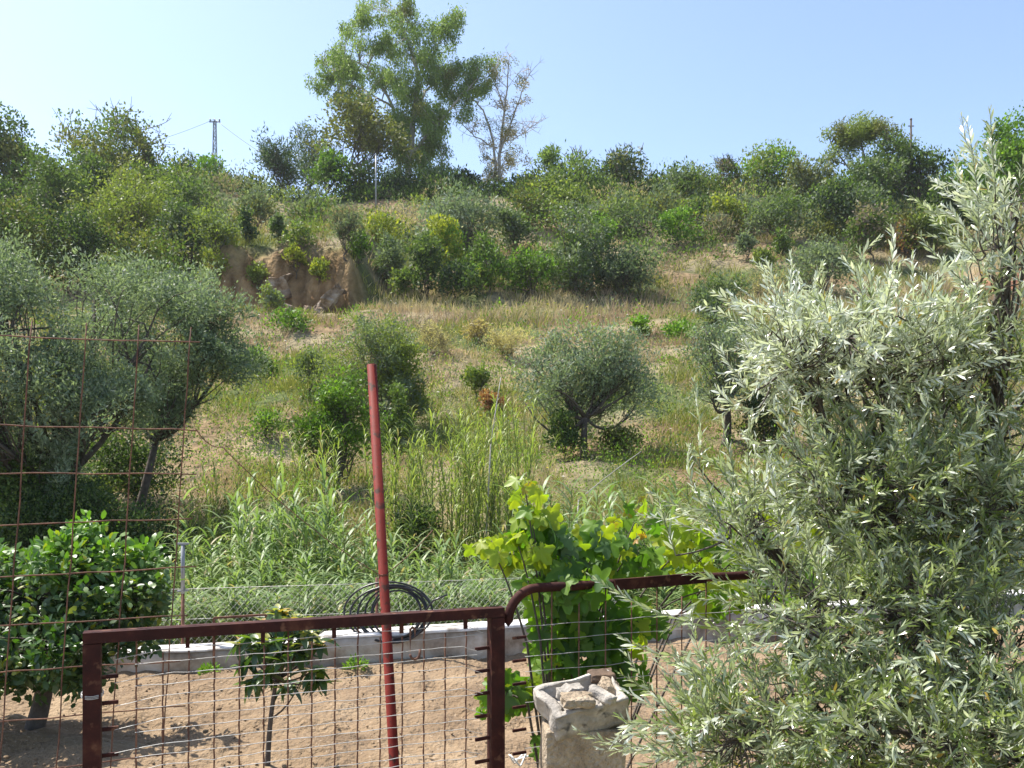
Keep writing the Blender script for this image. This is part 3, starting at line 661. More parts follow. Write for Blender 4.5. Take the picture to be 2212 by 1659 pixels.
olive_tree('single open-crowned olive tree in the middle of the slope', 1262, 690, 992, 270, hit(1262, 985), 33, .28, .75,
    [(1260, 750, 70, 60, 0), (1195, 780, 50, 50, .2), (1325, 770, 50, 50, -.2), (1260, 840, 60, 35, .3), (1200, 815, 50, 30, -.4), (1320, 825, 60, 35, -.3), (1365, 850, 35, 45, 0), (1160, 800, 35, 30, .3), (1250, 800, 60, 50, .4), (1290, 715, 40, 25, 0), (1375, 890, 30, 40, 0), (1160, 865, 25, 35, .2), (1310, 890, 45, 35, .4), (1215, 870, 40, 35, .4)], .08, clump=.12)
olive_tree('olive tree half hidden behind the near olive, above the dark hollow', 1565, 690, 960, 150, hit(1565, 955), 34, .25, .6,
    [(1540, 760, 45, 55, 0), (1590, 740, 60, 50, .3), (1560, 840, 45, 50, -.2), (1620, 800, 60, 60, .2), (1535, 705, 35, 25, 0)], .1, clump=.16)

def low(nm, lb, u, vt, vb, wu, sp, **k):
    k.setdefault('tf', .04); plant(nm, lb, 'shrub', u, vt, vb, wu, sp, **k)
low('willow_bush', 'tall feathery light green bush above the red pole tip', 822, 660, 910, 225, 'lime', d=24, nl=16, clump=.13, dens=.75, mix=('grey', .5), spiky=.45, leafpx=2.6)
low('willow_bush', 'right flank bush of the feathery light green one', 880, 745, 900, 110, 'grey', d=23.5, nl=7, dens=.7, mix=('lime', .5), spiky=.45)
low('laurel_bush', 'dark glossy green bush with bare stems left of the red pole', 730, 790, 1075, 180, 'shrub', d=17.5, tf=.12, nl=16, clump=.13, dens=.6, mix=('bright', .35), trunks=3)
low('laurel_bush', 'small leafy green bush just right of the red pole tip', 858, 815, 960, 85, 'shrub', d=20.5, nl=7, mix=('grey', .3))
low('shrub', 'dark upright bush at the foot of the single middle olive tree', 1222, 880, 1000, 80, 'shrub', d=hit(1222, 995), nl=8, mix=('dark', .4), spiky=.4)
low('shrub', 'dim yellowish bush in the shade of the middle olive tree', 1345, 915, 1000, 110, 'brown', d=hit(1345, 995), nl=7, mix=('lime', .3))
low('shrub', 'added dark bush standing in for shade in the hollow beside the near olive', 1650, 840, 985, 120, 'dark', d=hit(1650, 980), nl=8, mix=('brown', .4))  # added dark foliage in place of the shade under the trees
low('shrub', 'small green bush left of the feathery bush, on the open slope', 562, 755, 822, 75, 'bright', mix=('shrub', .6))
low('shrub', 'low green bush above the reed thicket on the left', 572, 895, 945, 90, 'shrub', mix=('bright', .3))
low('shrub', 'soft grey-green herb bush left of the dark glossy bush', 668, 745, 860, 100, 'grey', mix=('lime', .4), dens=.4, spiky=.5)
low('shrub', 'small green bush on the slope right of the red pole', 1030, 790, 860, 75, 'shrub', mix=('lime', .5))
low('shrub', 'russet withered bush on the slope above the tall reeds', 1058, 845, 895, 55, 'russet', dens=.5, nl=5)
low('grass_tussock', 'pale straw dome of dry grass left of the middle olive tree', 1095, 708, 775, 100, 'straw', dens=.8, spiky=.6, leafpx=3.6)
low('grass_tussock', 'ochre dry grass tussock left of the pale straw dome', 1035, 700, 745, 80, 'dead', dens=.6, spiky=.6)
low('grass_tussock', 'brownish dry grass mound under the terrace edge', 935, 700, 775, 90, 'straw', dens=.7, spiky=.6, mix=('twig', .4))
low('shrub', 'bright green low herb patch right of the middle olive tree', 1465, 695, 735, 90, 'bright', nl=6)
low('shrub', 'small green tuft bush on the terrace edge', 1385, 680, 735, 50, 'bright', nl=5)
low('shrub', 'dark bush standing in for shade under the silvery olive branches at far left', 90, 1060, 1240, 260, 'dark', d=12.4, nl=11, mix=('shrub', .4))  # bush raised, its dark leaf colour stands in for gully shade
low('shrub', 'dark bush standing in for shade at the foot of the slender olive tree', 320, 1040, 1220, 270, 'dark', d=12.6, nl=11, mix=('shrub', .25))  # also raised and dark leaved to stand in for gully shade
low('shrub', 'large added dark bush standing in for shade behind the left olive trunks', 60, 930, 1100, 330, 'dark', d=17.5, nl=14, mix=('shrub', .4))  # added: dark leaves replace the shaded hillside under the olive
low('shrub', 'added dark green bush standing in for shade behind the slender olive trunk', 290, 940, 1090, 230, 'shrub', d=16.6, nl=9, mix=('dark', .5))  # added: deepens the shade behind the trunk by leaf colour
low('shrub', 'added dark leafy bush standing in for shade before the huge olive trunk', 30, 960, 1200, 290, 'dark', d=13.0, nl=12, mix=('shrub', .35))  # added: dark leaves fill the shaded space below the crown
low('shrub', 'added dark leafy bush standing in for shade between the two left olive trunks', 190, 1000, 1200, 170, 'dark', d=13.2, nl=9, mix=('shrub', .4))  # added: dark leaves darken the gap between the trunks
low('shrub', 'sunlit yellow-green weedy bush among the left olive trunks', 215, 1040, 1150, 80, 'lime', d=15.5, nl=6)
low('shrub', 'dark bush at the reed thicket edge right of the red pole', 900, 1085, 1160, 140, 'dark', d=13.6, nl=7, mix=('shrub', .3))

# ------------------------------------------------------------------ grass, weeds, scrub: uncountable cover
def scatter(n, y0, y1, u0=-40, u1=2250, p=1.0, rng=R):
    t = rng.random(n) ** p; y = 1 / ((1 - t) / y0 + t / y1); y = np.where(rng.random(n) < .5, y, rng.uniform(y0, y1, n))
    x = (rng.uniform(u0, u1, n) * S - CX) / FPX * y
    return x, y
def on_cliff(x, y):
    cm, s, e = cliff_mask(x, y); return (np.exp(-((y - e - .6) / 1.1) ** 2) * s) > .45
n = 225000
tx, ty = scatter(17000, 13.5, 66); ti = R.integers(0, len(tx), n); tz = .4 + .6 * R.random(len(tx)) ** .7
tr_ = R.normal(size=(n, 2)) * (.10 + .16 * R.random(len(tx))[ti])[:, None]
x, y = tx[ti] + tr_[:, 0], np.maximum(ty[ti] + tr_[:, 1], 13.3)
z = height(x, y); px = y / FPX
g1 = fbm(x * .22, y * .22, 30); g2 = fbm(x * .7, y * .7, 36); g3 = fbm(x * .16 + 5, y * .16, 38)
dens = sstep(.38, .52, g2) * np.where(on_cliff(x, y), .06, 1.0)
dry = sstep(36.5, 39, y) * (1 - sstep(47, 50, y)) * sstep(-9, -5, x)
keep = R.random(n) < np.clip(dens + dry * .6, 0, 1)
x, y, z, px, g1, g3, dry, tr_, ti = (q[keep] for q in (x, y, z, px, g1, g3, dry, tr_, ti)); n = len(x); tz = tz[ti] * 1.5
straw = palette(R, 'straw', n); green = palette(R, 'lime', n) * np.array([1.25, 1.1, 1.1]); pink = np.array([.37, .285, .195]) * R.uniform(.75, 1.25, (n, 1))
w = np.clip(.9 * sstep(.36, .56, g1 + R.normal(0, .05, n)) * (1 - dry * .75), 0, 1) * np.where(x < 0, 1.35, 1.0)
col = np.where((R.random(n) < w * .85)[:, None], green, np.where((R.random(n) < sstep(.42, .56, g3))[:, None], pink, straw))
hgt = tz * R.uniform(.14, .42, n) * (1 + .45 * dry) * (.4 + 1.1 * g1) * np.clip(.5 + y / 45, .7, 1.2)
D = norm(R.normal(size=(n, 3)) * np.array([.3, .3, .1]) + np.array([.12, 0, 1.0]) + np.concatenate([tr_ * 2.0, np.zeros((n, 1))], 1))
N = norm(R.normal(size=(n, 3)) * np.array([1, 1, .2]) + np.array([0, -1.2, 0]))
g = Geo(); leaves(g, np.stack([x, y, z - .03], 1), D, N, hgt, np.maximum(.008, R.uniform(.5, 1.0, n) * px), col)
o = build(g, 'dry_grass', M_grass, base=(0, 0, 0), smooth=False); tag(o, 'dry straw and green grass covering the hillside', 'grass', kind='stuff')

def domes(name, label, cat, cnt, y0, y1, r0, r1, per, pals, seed, spiky=.3, hf=(.5, 1.1), leafpx=2.8, thin=None):
    rng = np.random.default_rng(seed); g = Geo()
    x, y = scatter(cnt, y0, y1, rng=rng); ok = ~on_cliff(x, y)
    if thin is not None: ok &= rng.random(cnt) < thin(x, y)
    for a, b in zip(x[ok], y[ok]):
        px = b / FPX; r = rng.uniform(r0, r1); h = r * rng.uniform(*hf); n = int(per * rng.uniform(.6, 1.3))
        q = norm(rng.normal(size=(n, 3))); q[:, 2] = abs(q[:, 2])
        m = (.45 + .55 * rng.random(n) ** .5) * np.where(rng.random(n) < spiky, rng.uniform(1, 1.6, n), 1)
        P = q * m[:, None] * np.array([r, r, h]) * (1 + .25 * np.sin(q[:, :1] * 9 + a) * np.cos(q[:, 1:2] * 7 + b)) + np.array([a, b, 0])
        P[:, 2] += height(P[:, 0], P[:, 1]) - .05
        pn = pals[rng.integers(len(pals))]
        L = leafpx * px * rng.uniform(.6, 1.4, n)
        col = palette(rng, pn, n) * rng.uniform(.8, 1.15)
        leaves(g, P, norm(q + rng.normal(size=(n, 3)) * .7 + np.array([0, 0, .5])), norm(q * 1.3 + rng.normal(size=(n, 3)) * .5 + np.array([0, 0, .3])), L, np.maximum(L / RATIO.get(pn, 2.2), .8 * px), np.clip(col, .01, .8))
    o = build(g, name, M_soft, base=(0, 0, 0), smooth=False); tag(o, label, cat, kind='stuff')
terr = lambda x, y: 1 - .8 * sstep(36, 38, y) * (1 - sstep(47, 49, y))
domes('weeds', 'low green weeds and herbs matted over the lower slope', 'weeds', 2500, 13.5, 46, .2, 1.05, 58, ['lime', 'grey', 'lime', 'bright', 'lime', 'straw', 'grey', 'shrub', 'shrub', 'bright'], 51, thin=terr)
domes('undergrowth', 'mixed grey-green scrub matted over the upper slope', 'scrub', 1150, 46, 79, .8, 2.2, 250, ['grey', 'brown', 'shrub', 'lime', 'twig', 'grey', 'shrub', 'straw', 'shrub', 'dark'], 52, hf=(.55, 1.15), leafpx=3.6,
      thin=lambda x, y: np.clip(.10 + .25 * sstep(51, 57, y) + .45 * sstep(60, 66, y), 0, 1) * np.where((x > -22) & (x < 2) & (y > 65), .08, 1) * np.where((x > 11) & (y < 57), .4, 1) * np.where((x < -9) & (x > -17) & (y < 62), .3, 1))
domes('undergrowth', 'ragged band of dull green scrub along the skyline crest', 'scrub', 190, 69, 80, 1.0, 2.2, 330, ['shrub', 'dark', 'grey', 'brown', 'shrub', 'lime'], 54, hf=(.8, 1.5), leafpx=3.6, thin=lambda x, y: np.where((x > -22) & (x < 2), .1, 1))
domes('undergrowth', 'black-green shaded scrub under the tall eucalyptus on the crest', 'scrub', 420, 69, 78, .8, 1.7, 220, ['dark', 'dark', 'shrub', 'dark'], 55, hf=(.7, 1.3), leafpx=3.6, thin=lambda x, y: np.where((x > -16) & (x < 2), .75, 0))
domes('undergrowth', 'dark scrub standing in for gully shade under the left olive trees', 'scrub', 260, 10.5, 15.5, .3, .8, 140, ['dark', 'shrub', 'dark', 'shrub'], 53, thin=lambda x, y: (x < -3.2) * 1.0)  # gully shade put into the dark leaf colours
# white umbels and yellow flower heads among the grass
g = Geo(); rng = np.random.default_rng(60)
x, y = scatter(150, 15, 48, 420, 1900, rng=rng)
for a, b in zip(x, y):
    r = rng.uniform(.7, 1.7) * b / FPX; c = np.array([a, b, float(height(a, b)) + rng.uniform(.35, .75)])
    tube(g, np.array([[a, b, c[2] - .5], c]), .35 * b / FPX * .6, 3, (.12, .17, .06), cap=False)
    k = 7; th = np.arange(k) / k * 6.283
    V = np.concatenate([[c + np.array([0, 0, r * .3])], c + np.stack([np.cos(th) * r, np.sin(th) * r, rng.normal(0, .1 * r, k)], 1)])
    F = [[0, 1 + q, 1 + (q + 1) % k] for q in range(k)]
    g.add(V, F, (.75, .74, .68) if rng.random() < .6 else (.62, .52, .05))
o = build(g, 'wildflowers', M_petal, base=(0, 0, 0), smooth=False); tag(o, 'white and yellow wildflowers dotted over the grassy slope', 'flowers', kind='stuff')

# ------------------------------------------------------------------ rocks on the cliff
def noise_rock(verts, amp, seed, freq=1.5):
    v = np.array(verts); k = seed % 40
    d = np.stack([vnoise(v[:, 0] * freq + 11, v[:, 1] * freq + v[:, 2] * freq * .7, k), vnoise(v[:, 1] * freq + 5, v[:, 2] * freq + v[:, 0] * .6, k + 1), vnoise(v[:, 2] * freq + 3, v[:, 0] * freq + v[:, 1] * .8, k + 2)], 1) - .5
    d2 = np.stack([vnoise(v[:, 0] * freq * 3.1, v[:, 1] * freq * 3.1 + v[:, 2] * 3, k + 3), vnoise(v[:, 1] * freq * 3.1, v[:, 2] * freq * 3.1, k + 4), vnoise(v[:, 2] * freq * 3.1, v[:, 0] * freq * 3.1, k + 5)], 1) - .5
    return v + d * amp * 2 + d2 * amp * .8
def block(name, mtl, size, loc, rot, amp, seed, cuts=7, bevel=.12, hollow=None, parent=None, freq=None, smooth=False):
    bm = bmesh.new(); bmesh.ops.create_cube(bm, size=1)
    bmesh.ops.scale(bm, vec=size, verts=bm.verts)
    bmesh.ops.bevel(bm, geom=bm.edges[:], offset=min(size) * bevel, segments=2, profile=.6, affect='EDGES')
    if hollow:
        top = max(bm.faces, key=lambda f: f.calc_center_median().z * 10 + f.calc_area())
        top = max([f for f in bm.faces if f.normal.z > .95], key=lambda f: f.calc_area())
        r = bmesh.ops.inset_region(bm, faces=[top], thickness=hollow[0], depth=0)
        bmesh.ops.translate(bm, verts=top.verts, vec=(0, 0, -hollow[1]))
    bmesh.ops.subdivide_edges(bm, edges=[e for e in bm.edges if e.calc_length() > min(size) * .2], cuts=cuts, use_grid_fill=True)
    bmesh.ops.triangulate(bm, faces=bm.faces[:])
    v = noise_rock([q.co for q in bm.verts], amp, seed, freq or 1.2 / max(min(size), 1e-3))
    for q, w_ in zip(bm.verts, v): q.co = w_
    me = bpy.data.meshes.new(name); bm.to_mesh(me); bm.free(); me.materials.append(mtl)
    for p in me.polygons: p.use_smooth = smooth
    o = bpy.data.objects.new(name, me); C.objects.link(o); o.location = Vector(loc); o.rotation_euler = rot
    if parent: o.parent = parent; o.location = Vector(loc) - parent.location
    return o
def rock_at(lb, u, v, d, size, rot, seed, amp=.26):
    p = pt(u, v, d); o = block('boulder', M_rock, size, p, rot, amp, seed); tag(o, lb, 'rock'); return o
rock_at('pale slanting rock slab at the right end of the earth cliff', 712, 655, 43.2, (.5, 1.0, 1.9), (0, .66, .1), 3, .2)
rock_at('light rock bulge low in the middle of the earth cliff', 640, 684, 43.2, (1.2, 1.0, .7), (.1, .3, .2), 4)
rock_at('whitish rock outcrop halfway up the earth cliff', 612, 622, 44.4, (.9, 1.0, 1.2), (.1, -.3, .2), 5)
rock_at('small grey rock beside the slanting slab', 672, 680, 42.9, (.7, .8, .6), (.2, .4, .5), 6, .12)

# ------------------------------------------------------------------ skyline things: mast, poles, wires, house
def lattice_mast(u, vt, d):
    x = (u * S - CX) / FPX * d; zb = float(height(x, d)); zt = EYE + (HZ - vt * S) / FPX * d
    r = empty('lattice_mast', (x, d, zb), 'grey steel lattice power mast on the left skyline', 'mast')
    H = zt - zb; w0, w1 = .42, .20
    def leg(sx, sy, z): w_ = w0 + (w1 - w0) * z / H; return np.array([x + sx * w_ / 2, d + sy * w_ / 2, zb + z])
    for sx in (-1, 1):
        for sy in (-1, 1):
            g = Geo(); box(g, leg(sx, sy, -.2), leg(sx, sy, H), .05, .05, (0, 1, 0)); build(g, 'leg', M_steel, r, False)
    n = 13
    for k in range(n):
        z0, z1 = H * k / n, H * (k + 1) / n
        g = Geo()
        s = 1 if k % 2 else -1
        for sy in (-1, 1): box(g, leg(-s, sy, z0), leg(s, sy, z1), .03, .03, (0, 1, 0)); box(g, leg(-1, sy, z1), leg(1, sy, z1), .03, .035)
        for sx in (-1, 1): box(g, leg(sx, -s, z0), leg(sx, s, z1), .04, .04, (1, 0, 0))
        build(g, 'brace', M_steel, r, False)
    g = Geo(); box(g, (x - .5, d, zt - .05), (x + .5, d, zt - .05), .09, .09); build(g, 'crossarm', M_steel, r, False)
    for q in (-.42, .0, .42):
        g = Geo(); tube(g, [(x + q, d, zt), (x + q, d, zt + .08), (x + q, d, zt + .1), (x + q, d, zt + .22)], [.05, .05, .09, .04], 6); build(g, 'insulator', M_steel, r)
    return np.array([x, d, zt + .2])
top = lattice_mast(464, 262, 80)
def line_wire(lb, a, b, sag):
    g = Geo(); tube(g, bez(a, b, (0, 0, -sag), 14), .018, 4); o = build(g, 'power_line', M_hose); tag(o, lb, 'wire')
line_wire('thin power line sloping down left from the lattice mast', top, pt(120, 335, 95), .9)
line_wire('thin power line sloping down right from the lattice mast', top, pt(700, 400, 72), .5)
def pole(lb, u, vt, vb, d, r0, m, cat='pole', name='pole', arms=False):
    x = (u * S - CX) / FPX * d; zb = float(height(x, d)); zt = EYE + (HZ - vt * S) / FPX * d
    rt = empty(name, (x, d, zb), lb, cat)
    g = Geo(); tube(g, [(x, d, zb - .3), (x, d, (zb + zt) / 2), (x, d, zt)], [r0, r0 * .9, r0 * .75], 8); build(g, 'shaft', m, rt)
    g = Geo(); tube(g, [(x, d, zt - .02), (x, d, zt + .05), (x, d, zt + .09)], [r0 * .9, r0 * .95, r0 * .3], 8); build(g, 'cap', m, rt)
    g = Geo(); box(g, (x - r0 * 2.2, d, zt - .5), (x + r0 * 2.2, d, zt - .5), .05, .06); build(g, 'bracket', m, rt, False)
pole('slim grey pole standing in front of the eucalyptus', 812, 335, 480, 66, .07, M_steel)
pole('dark post sticking up above the round tree on the right skyline', 1968, 258, 420, 67, .10, M_bark)

def house():
    d = 86; x0, x1 = (1372 * S - CX) / FPX * d, (1462 * S - CX) / FPX * d
    zb = float(height((x0 + x1) / 2, d)) - .2; ze = EYE + (HZ - 412 * S) / FPX * d; zr = EYE + (HZ - 386 * S) / FPX * d
    r = empty('house', ((x0 + x1) / 2, d, zb), 'pale low house whose roof shows over the middle skyline', 'house')
    xm = (x0 + x1) / 2; D = 6
    g = Geo(); V = [(x0, d, zb), (x1, d, zb), (x1, d + D, zb), (x0, d + D, zb), (x0, d, ze), (x1, d, ze), (x1, d + D, ze), (x0, d + D, ze), (xm, d + .0, zr - .06), (xm, d + D, zr - .06)]
    g.add(V, [[0, 1, 5, 4], [1, 2, 6, 5], [2, 3, 7, 6], [3, 0, 4, 7]]); g.f.append(np.array([[4, 5, 8], [6, 7, 9]])); build(g, 'wall', M_render, r, False)
    g = Geo(); e = .35
    for xa, sg in ((x0, -1), (x1, 1)):
        a = np.array([xa + sg * e, d - e, ze - .12]); b = np.array([xm, d - e, zr]); c = np.array([xm, d + D + e, zr]); q = np.array([xa + sg * e, d + D + e, ze - .12]); up = np.array([0, 0, .14])
        g.add([a, b, c, q, a + up, b + up, c + up, q + up], [[3, 2, 1, 0], [4, 5, 6, 7], [0, 1, 5, 4], [1, 2, 6, 5], [2, 3, 7, 6], [3, 0, 4, 7]])
    build(g, 'roof', M_render, r, False)
    for xa in (x0 + .8, x1 - 1.6):
        w_ = None; g = Geo(); box(g, (xa, d - .02, ze - 1.0), (xa + .8, d - .02, ze - 1.0), .06, 1.0); w_ = build(g, 'window', M_hose, r, False)
        g = Geo()
        for a, b in (((xa - .06, ze - 1.53), (xa + .86, ze - 1.53)), ((xa - .06, ze - .47), (xa + .86, ze - .47))): box(g, (a[0], d - .05, a[1]), (b[0], d - .05, b[1]), .08, .06)
        build(g, 'frame', M_white, w_, False)
house()

# ------------------------------------------------------------------ low whitewashed wall
WP = np.array([[-6.4, 6.3], [-4.2, 6.68], [-2.46, 7.0], [-0.64, 7.38], [2.4, 8.42], [6.9, 9.9]])
WH = [.17, .17, .18, .23, .23, .23]
def wall():
    seg = np.concatenate([[0], np.cumsum(np.linalg.norm(np.diff(WP, axis=0), axis=1))])
    s = np.linspace(0, seg[-1], 260); P = np.stack([np.interp(s, seg, WP[:, k]) for k in (0, 1)], 1); h = np.interp(s, seg, WH)
    step = np.where(s > seg[2] + .95, .035, 0); h = h + step
    T = norm(np.gradient(P, axis=0)); Nn = np.stack([-T[:, 1], T[:, 0]], 1)
    def ring(prof, jit, k):
        V = []
        for q, (o, z) in enumerate(prof):
            j = (fbm(s * 3, s * 0 + q * 3.7 + k, 40, 4) - .5) * jit
            zz = (z * h if z <= 1.001 else h + (z - 1)) + (j if z > .3 else 0)
            V.append(np.concatenate([P + Nn * (o + j)[:, None], zz[:, None]], 1))
        V = np.stack(V, 1); m = len(prof); n = len(s)
        i = np.arange(n - 1)[:, None] * m + np.arange(m - 1)[None]
        g = Geo(); g.add(V.reshape(-1, 3), np.stack([i, i + m, i + m + 1, i + 1], -1).reshape(-1, 4)); return g
    r = empty('low_wall', (P[130, 0], P[130, 1], 0), 'low whitewashed concrete wall along the far edge of the soil', 'wall')
    build(ring([(0, -.6), (0, .0), (0, .45), (.002, .9), (.24, .9), (.24, -.6)], .02, 0), 'wall_body', M_wall, r)
    build(ring([(-.006, .90), (-.006, .96), (.006, 1.0), (.10, 1.01), (.235, 1.0), (.255, .93), (.255, .8)], .014, 9), 'coping', M_lime, r)
wall()
g = Geo(); p = pt(530, 1430, 7.06)
def tuft(lb, u, v, d, r, pal, n=160):
    p = pt(u, v, d); p[2] = .01; rng = np.random.default_rng(int(u)); g = Geo()
    q = norm(rng.normal(size=(n, 3))); q[:, 2] = abs(q[:, 2]); P = p + q * r * np.array([1, .7, .9]) * rng.random((n, 1)) ** .5
    leaves(g, P, norm(q + rng.normal(size=(n, 3)) * .5), norm(rng.normal(size=(n, 3)) + np.array([0, 0, .6])), rng.uniform(.02, .05, n), rng.uniform(.012, .025, n), palette(rng, pal, n))
    o = build(g, 'weed', M_fol, smooth=False); tag(o, lb, 'weed')
tuft('green weed tuft at the wall foot left of the young loquat', 455, 1445, 6.85, .09, 'bright')
tuft('green weed tuft at the wall foot behind the gate, left of the red pole', 770, 1445, 7.1, .10, 'bright')

# ------------------------------------------------------------------ wire netting behind the wall
def netting():
    a, b = np.array([-3.3, 7.12]), np.array([1.0, 8.22]); L = np.linalg.norm(b - a); t = (b - a) / L
    r = empty('netting_fence', (a[0], a[1], 0), 'rusty posts and thin wire netting behind the low wall', 'fence')
    zt, zb = .62, .12
    for q, (s0, z) in enumerate(((.62, .98), (2.2, .66), (4.2, .66))):
        p = a + t * s0; g = Geo(); tube(g, [(p[0], p[1], -.4), (p[0], p[1], .6 if q == 0 else z)], .014, 6); po = build(g, 'post', M_rebar, r)
        if q == 0:
            g = Geo(); tube(g, [(p[0], p[1], .58), (p[0], p[1], z)], .017, 8); build(g, 'sleeve', M_steel, po)
            g = Geo(); box(g, (p[0] - .05, p[1], z + .008), (p[0] + .05, p[1], z + .008), .03, .014); build(g, 'plate', M_steel, po, False)
            g = Geo(); box(g, (p[0] - .045, p[1], .60), (p[0] + .045, p[1], .605), .03, .012); build(g, 'collar', M_steel, po, False)
    g = Geo(); c = .055; n = int(L / c)
    for s in (1, -1):
        for k in range(-12, n + 12):
            s0 = k * c; s1 = s0 + s * (zt - zb) * .9
            lo, hi = 0.0, 1.0
            f = lambda u: s0 + (s1 - s0) * u
            us = np.linspace(0, 1, 9); us = us[(f(us) > 0) & (f(us) < L)]
            if len(us) < 2: continue
            P = np.array([[*(a + t * f(u)), zb + (zt - zb) * u] for u in us]); P[:, 1] += .004 * s
            tube(g, P, .0011, 3, cap=False)
    build(g, 'wire_netting', M_wire, r)
    for z in (zt, zb, (zt + zb) / 2):
        g = Geo(); tube(g, [(a[0], a[1], z), (*(a + b) / 2, z - .01), (b[0], b[1], z)], .0018, 4); build(g, 'strand', M_wire, r)
netting()
def frame_relic():               # bent iron frame at the wall
    r = empty('bracket_stand', (-1.95, 6.95, 0), 'small rusty iron bracket frame above the wall behind the loquat', 'frame')
    p = pt(462, 1335, 6.98); q = pt(575, 1328, 7.05); f = p.copy(); f[2] = .0; e = q.copy(); e[2] = .0
    for nm, a, b in (('bar', p, q), ('leg', f, p), ('leg', e, q)):
        g = Geo(); box(g, a, b, .016, .016, (0, 1, 0) if nm == 'leg' else (0, 0, 1)); build(g, nm, M_rebar, r, False)
frame_relic()

# ------------------------------------------------------------------ coil of black hose hung on the wall
def hose():
    c = pt(838, 1325, 7.35); g = Geo(); P = []
    for k in range(7 * 40):
        a = k / 40 * 2 * math.pi; turn = k / 40
        rx = .37 - .028 * turn + .02 * math.sin(turn * 2.1); rz = .235 - .006 * turn + .012 * math.cos(turn * 1.7)
        P.append(c + np.array([math.cos(a) * rx + .012 * turn, .018 * math.sin(turn * 3) + .05 * math.sin(a), math.sin(a) * rz + .012 * math.sin(turn * 2.7)]))
    P.append(P[-1] + np.array([.1, -.03, .14])); P.append(P[-1] + np.array([.12, 0, .05]))
    tube(g, P, .0085, 6); o = build(g, 'hose_coil', M_hose); tag(o, 'coil of thin black hose resting on the low wall behind the red pole', 'hose')
hose()

# ------------------------------------------------------------------ gate, fence panel, wire mesh
G0 = np.array([-1.23, 2.60]); GD = norm(np.array([1.175, .44])); GN = np.array([-GD[1], GD[0]])
def gp(s, z, o=0.0):             # along the fence line, height, offset behind it
    q = G0 + GD * s + GN * o; return np.array([q[0], q[1], z])
GT = 1.14; GL = 1.2547
def wavy_wire(a, b, n, amp, rng, r=.0012):
    P = bez(a, b, (0, 0, 0), n); P[1:-1, 2] += rng.normal(0, amp, n - 2); g = Geo(); tube(g, P, r, 4, cap=False); return g
def gate():
    rng = np.random.default_rng(71)
    r = empty('garden_gate', gp(GL / 2, 0), 'rusty red-brown iron gate with wire infill in the foreground', 'gate')
    for s in (0, GL):
        g = Geo(); box(g, gp(s, .02), gp(s, GT - .018), .048, .048, (*GN, 0)); build(g, 'post', M_rust, r, False)
    g = Geo(); box(g, gp(-.024, GT, 0), gp(GL + .024, GT, 0), .045, .032); build(g, 'top_rail', M_rust, r, False)
    g = Geo(); box(g, gp(.025, .08), gp(GL - .025, .08), .03, .03); build(g, 'bottom_rail', M_rust, r, False)
    n = 15
    for k in range(n):
        s = .115 + k * .0735; P = bez(gp(s, .09), gp(s + .004, GT - .016 if k % 3 == 0 else GT - .06), (0, 0, 0), 34)
        P[:, 0] += .0012 * np.sin(np.arange(34) * 2.2)
        g = Geo(); tube(g, P, np.where(np.arange(34) % 2, .0031, .0024), 5); build(g, 'rod', M_rebar, r)
    for k in range(2, n, 3):
        s = .115 + k * .0735; g = Geo(); box(g, gp(s, GT - .05, -.004), gp(s, GT - .017, -.004), .012, .012, (*GN, 0)); build(g, 'clip', M_rust, r, False)
    for k in range(29):
        z = GT - .05 - k * .0345; a = gp(.115 + (.0 if k % 2 else .07), z + rng.normal(0, .004), -.006); b = gp(GL - .12 + (.05 if k % 2 else 0), z + rng.normal(0, .004) + .012, -.006)
        build(wavy_wire(a, b, 26, .0016, rng), 'wire', M_wire, r)
        if k % 2 == 0 and k < 28:  # the doubled-back wire ends
            build(wavy_wire(b, gp(GL - .05, z - .017, -.006), 4, .001, rng, .0010), 'wire', M_wire, r)
            build(wavy_wire(a, gp(.06, z - .02, -.006), 4, .001, rng, .0010), 'wire', M_wire, r)
    for k in range(13):
        z = GT - .12 - k * .077
        g = Geo(); box(g, gp(.026, z), gp(.07, z + .001), .008, .011); build(g, 'stub', M_rust, r, False)
        g = Geo(); box(g, gp(GL - .075, z - .003), gp(GL - .026, z), .008, .011); build(g, 'stub', M_rust, r, False)
    g = Geo()
    for k in range(3):
        a = np.linspace(0, 6.28, 14); tube(g, [gp(.03 * math.cos(t), GT - .012 * 0 - .17 + .006 * math.sin(t * 1.0) + .004 * k, .03 * math.sin(t)) for t in a], .0012, 4)
    build(g, 'tie_wire', M_wire, r)
gate()
def hook():
    b = gp(.985, 1.06, -.012); P = [b + np.array([0, 0, .0])]; R2 = np.array([GD[0], GD[1], 0])
    base = gp(.955, 1.105, -.012)
    pts = [base + R2 * .012 + np.array([0, 0, -.035]), base + R2 * .012 + np.array([0, 0, -.003]), base + R2 * .004 + np.array([0, 0, .004]), base + R2 * -.004 + np.array([0, 0, -.004]), base + R2 * -.004 + np.array([0, 0, -.085])]
    for a in np.linspace(math.pi, 2 * math.pi, 8): pts.append(base + R2 * (.012 + .016 * math.cos(a)) + np.array([0, 0, -.085 + .018 * math.sin(a)]))
    pts.append(base + R2 * .03 + np.array([0, 0, -.072]))
    g = Geo(); tube(g, pts, .0042, 6); o = build(g, 'iron_hook', M_rebar); tag(o, 'small rusty iron hook hanging on the gate right of the red pole', 'hook')
hook()

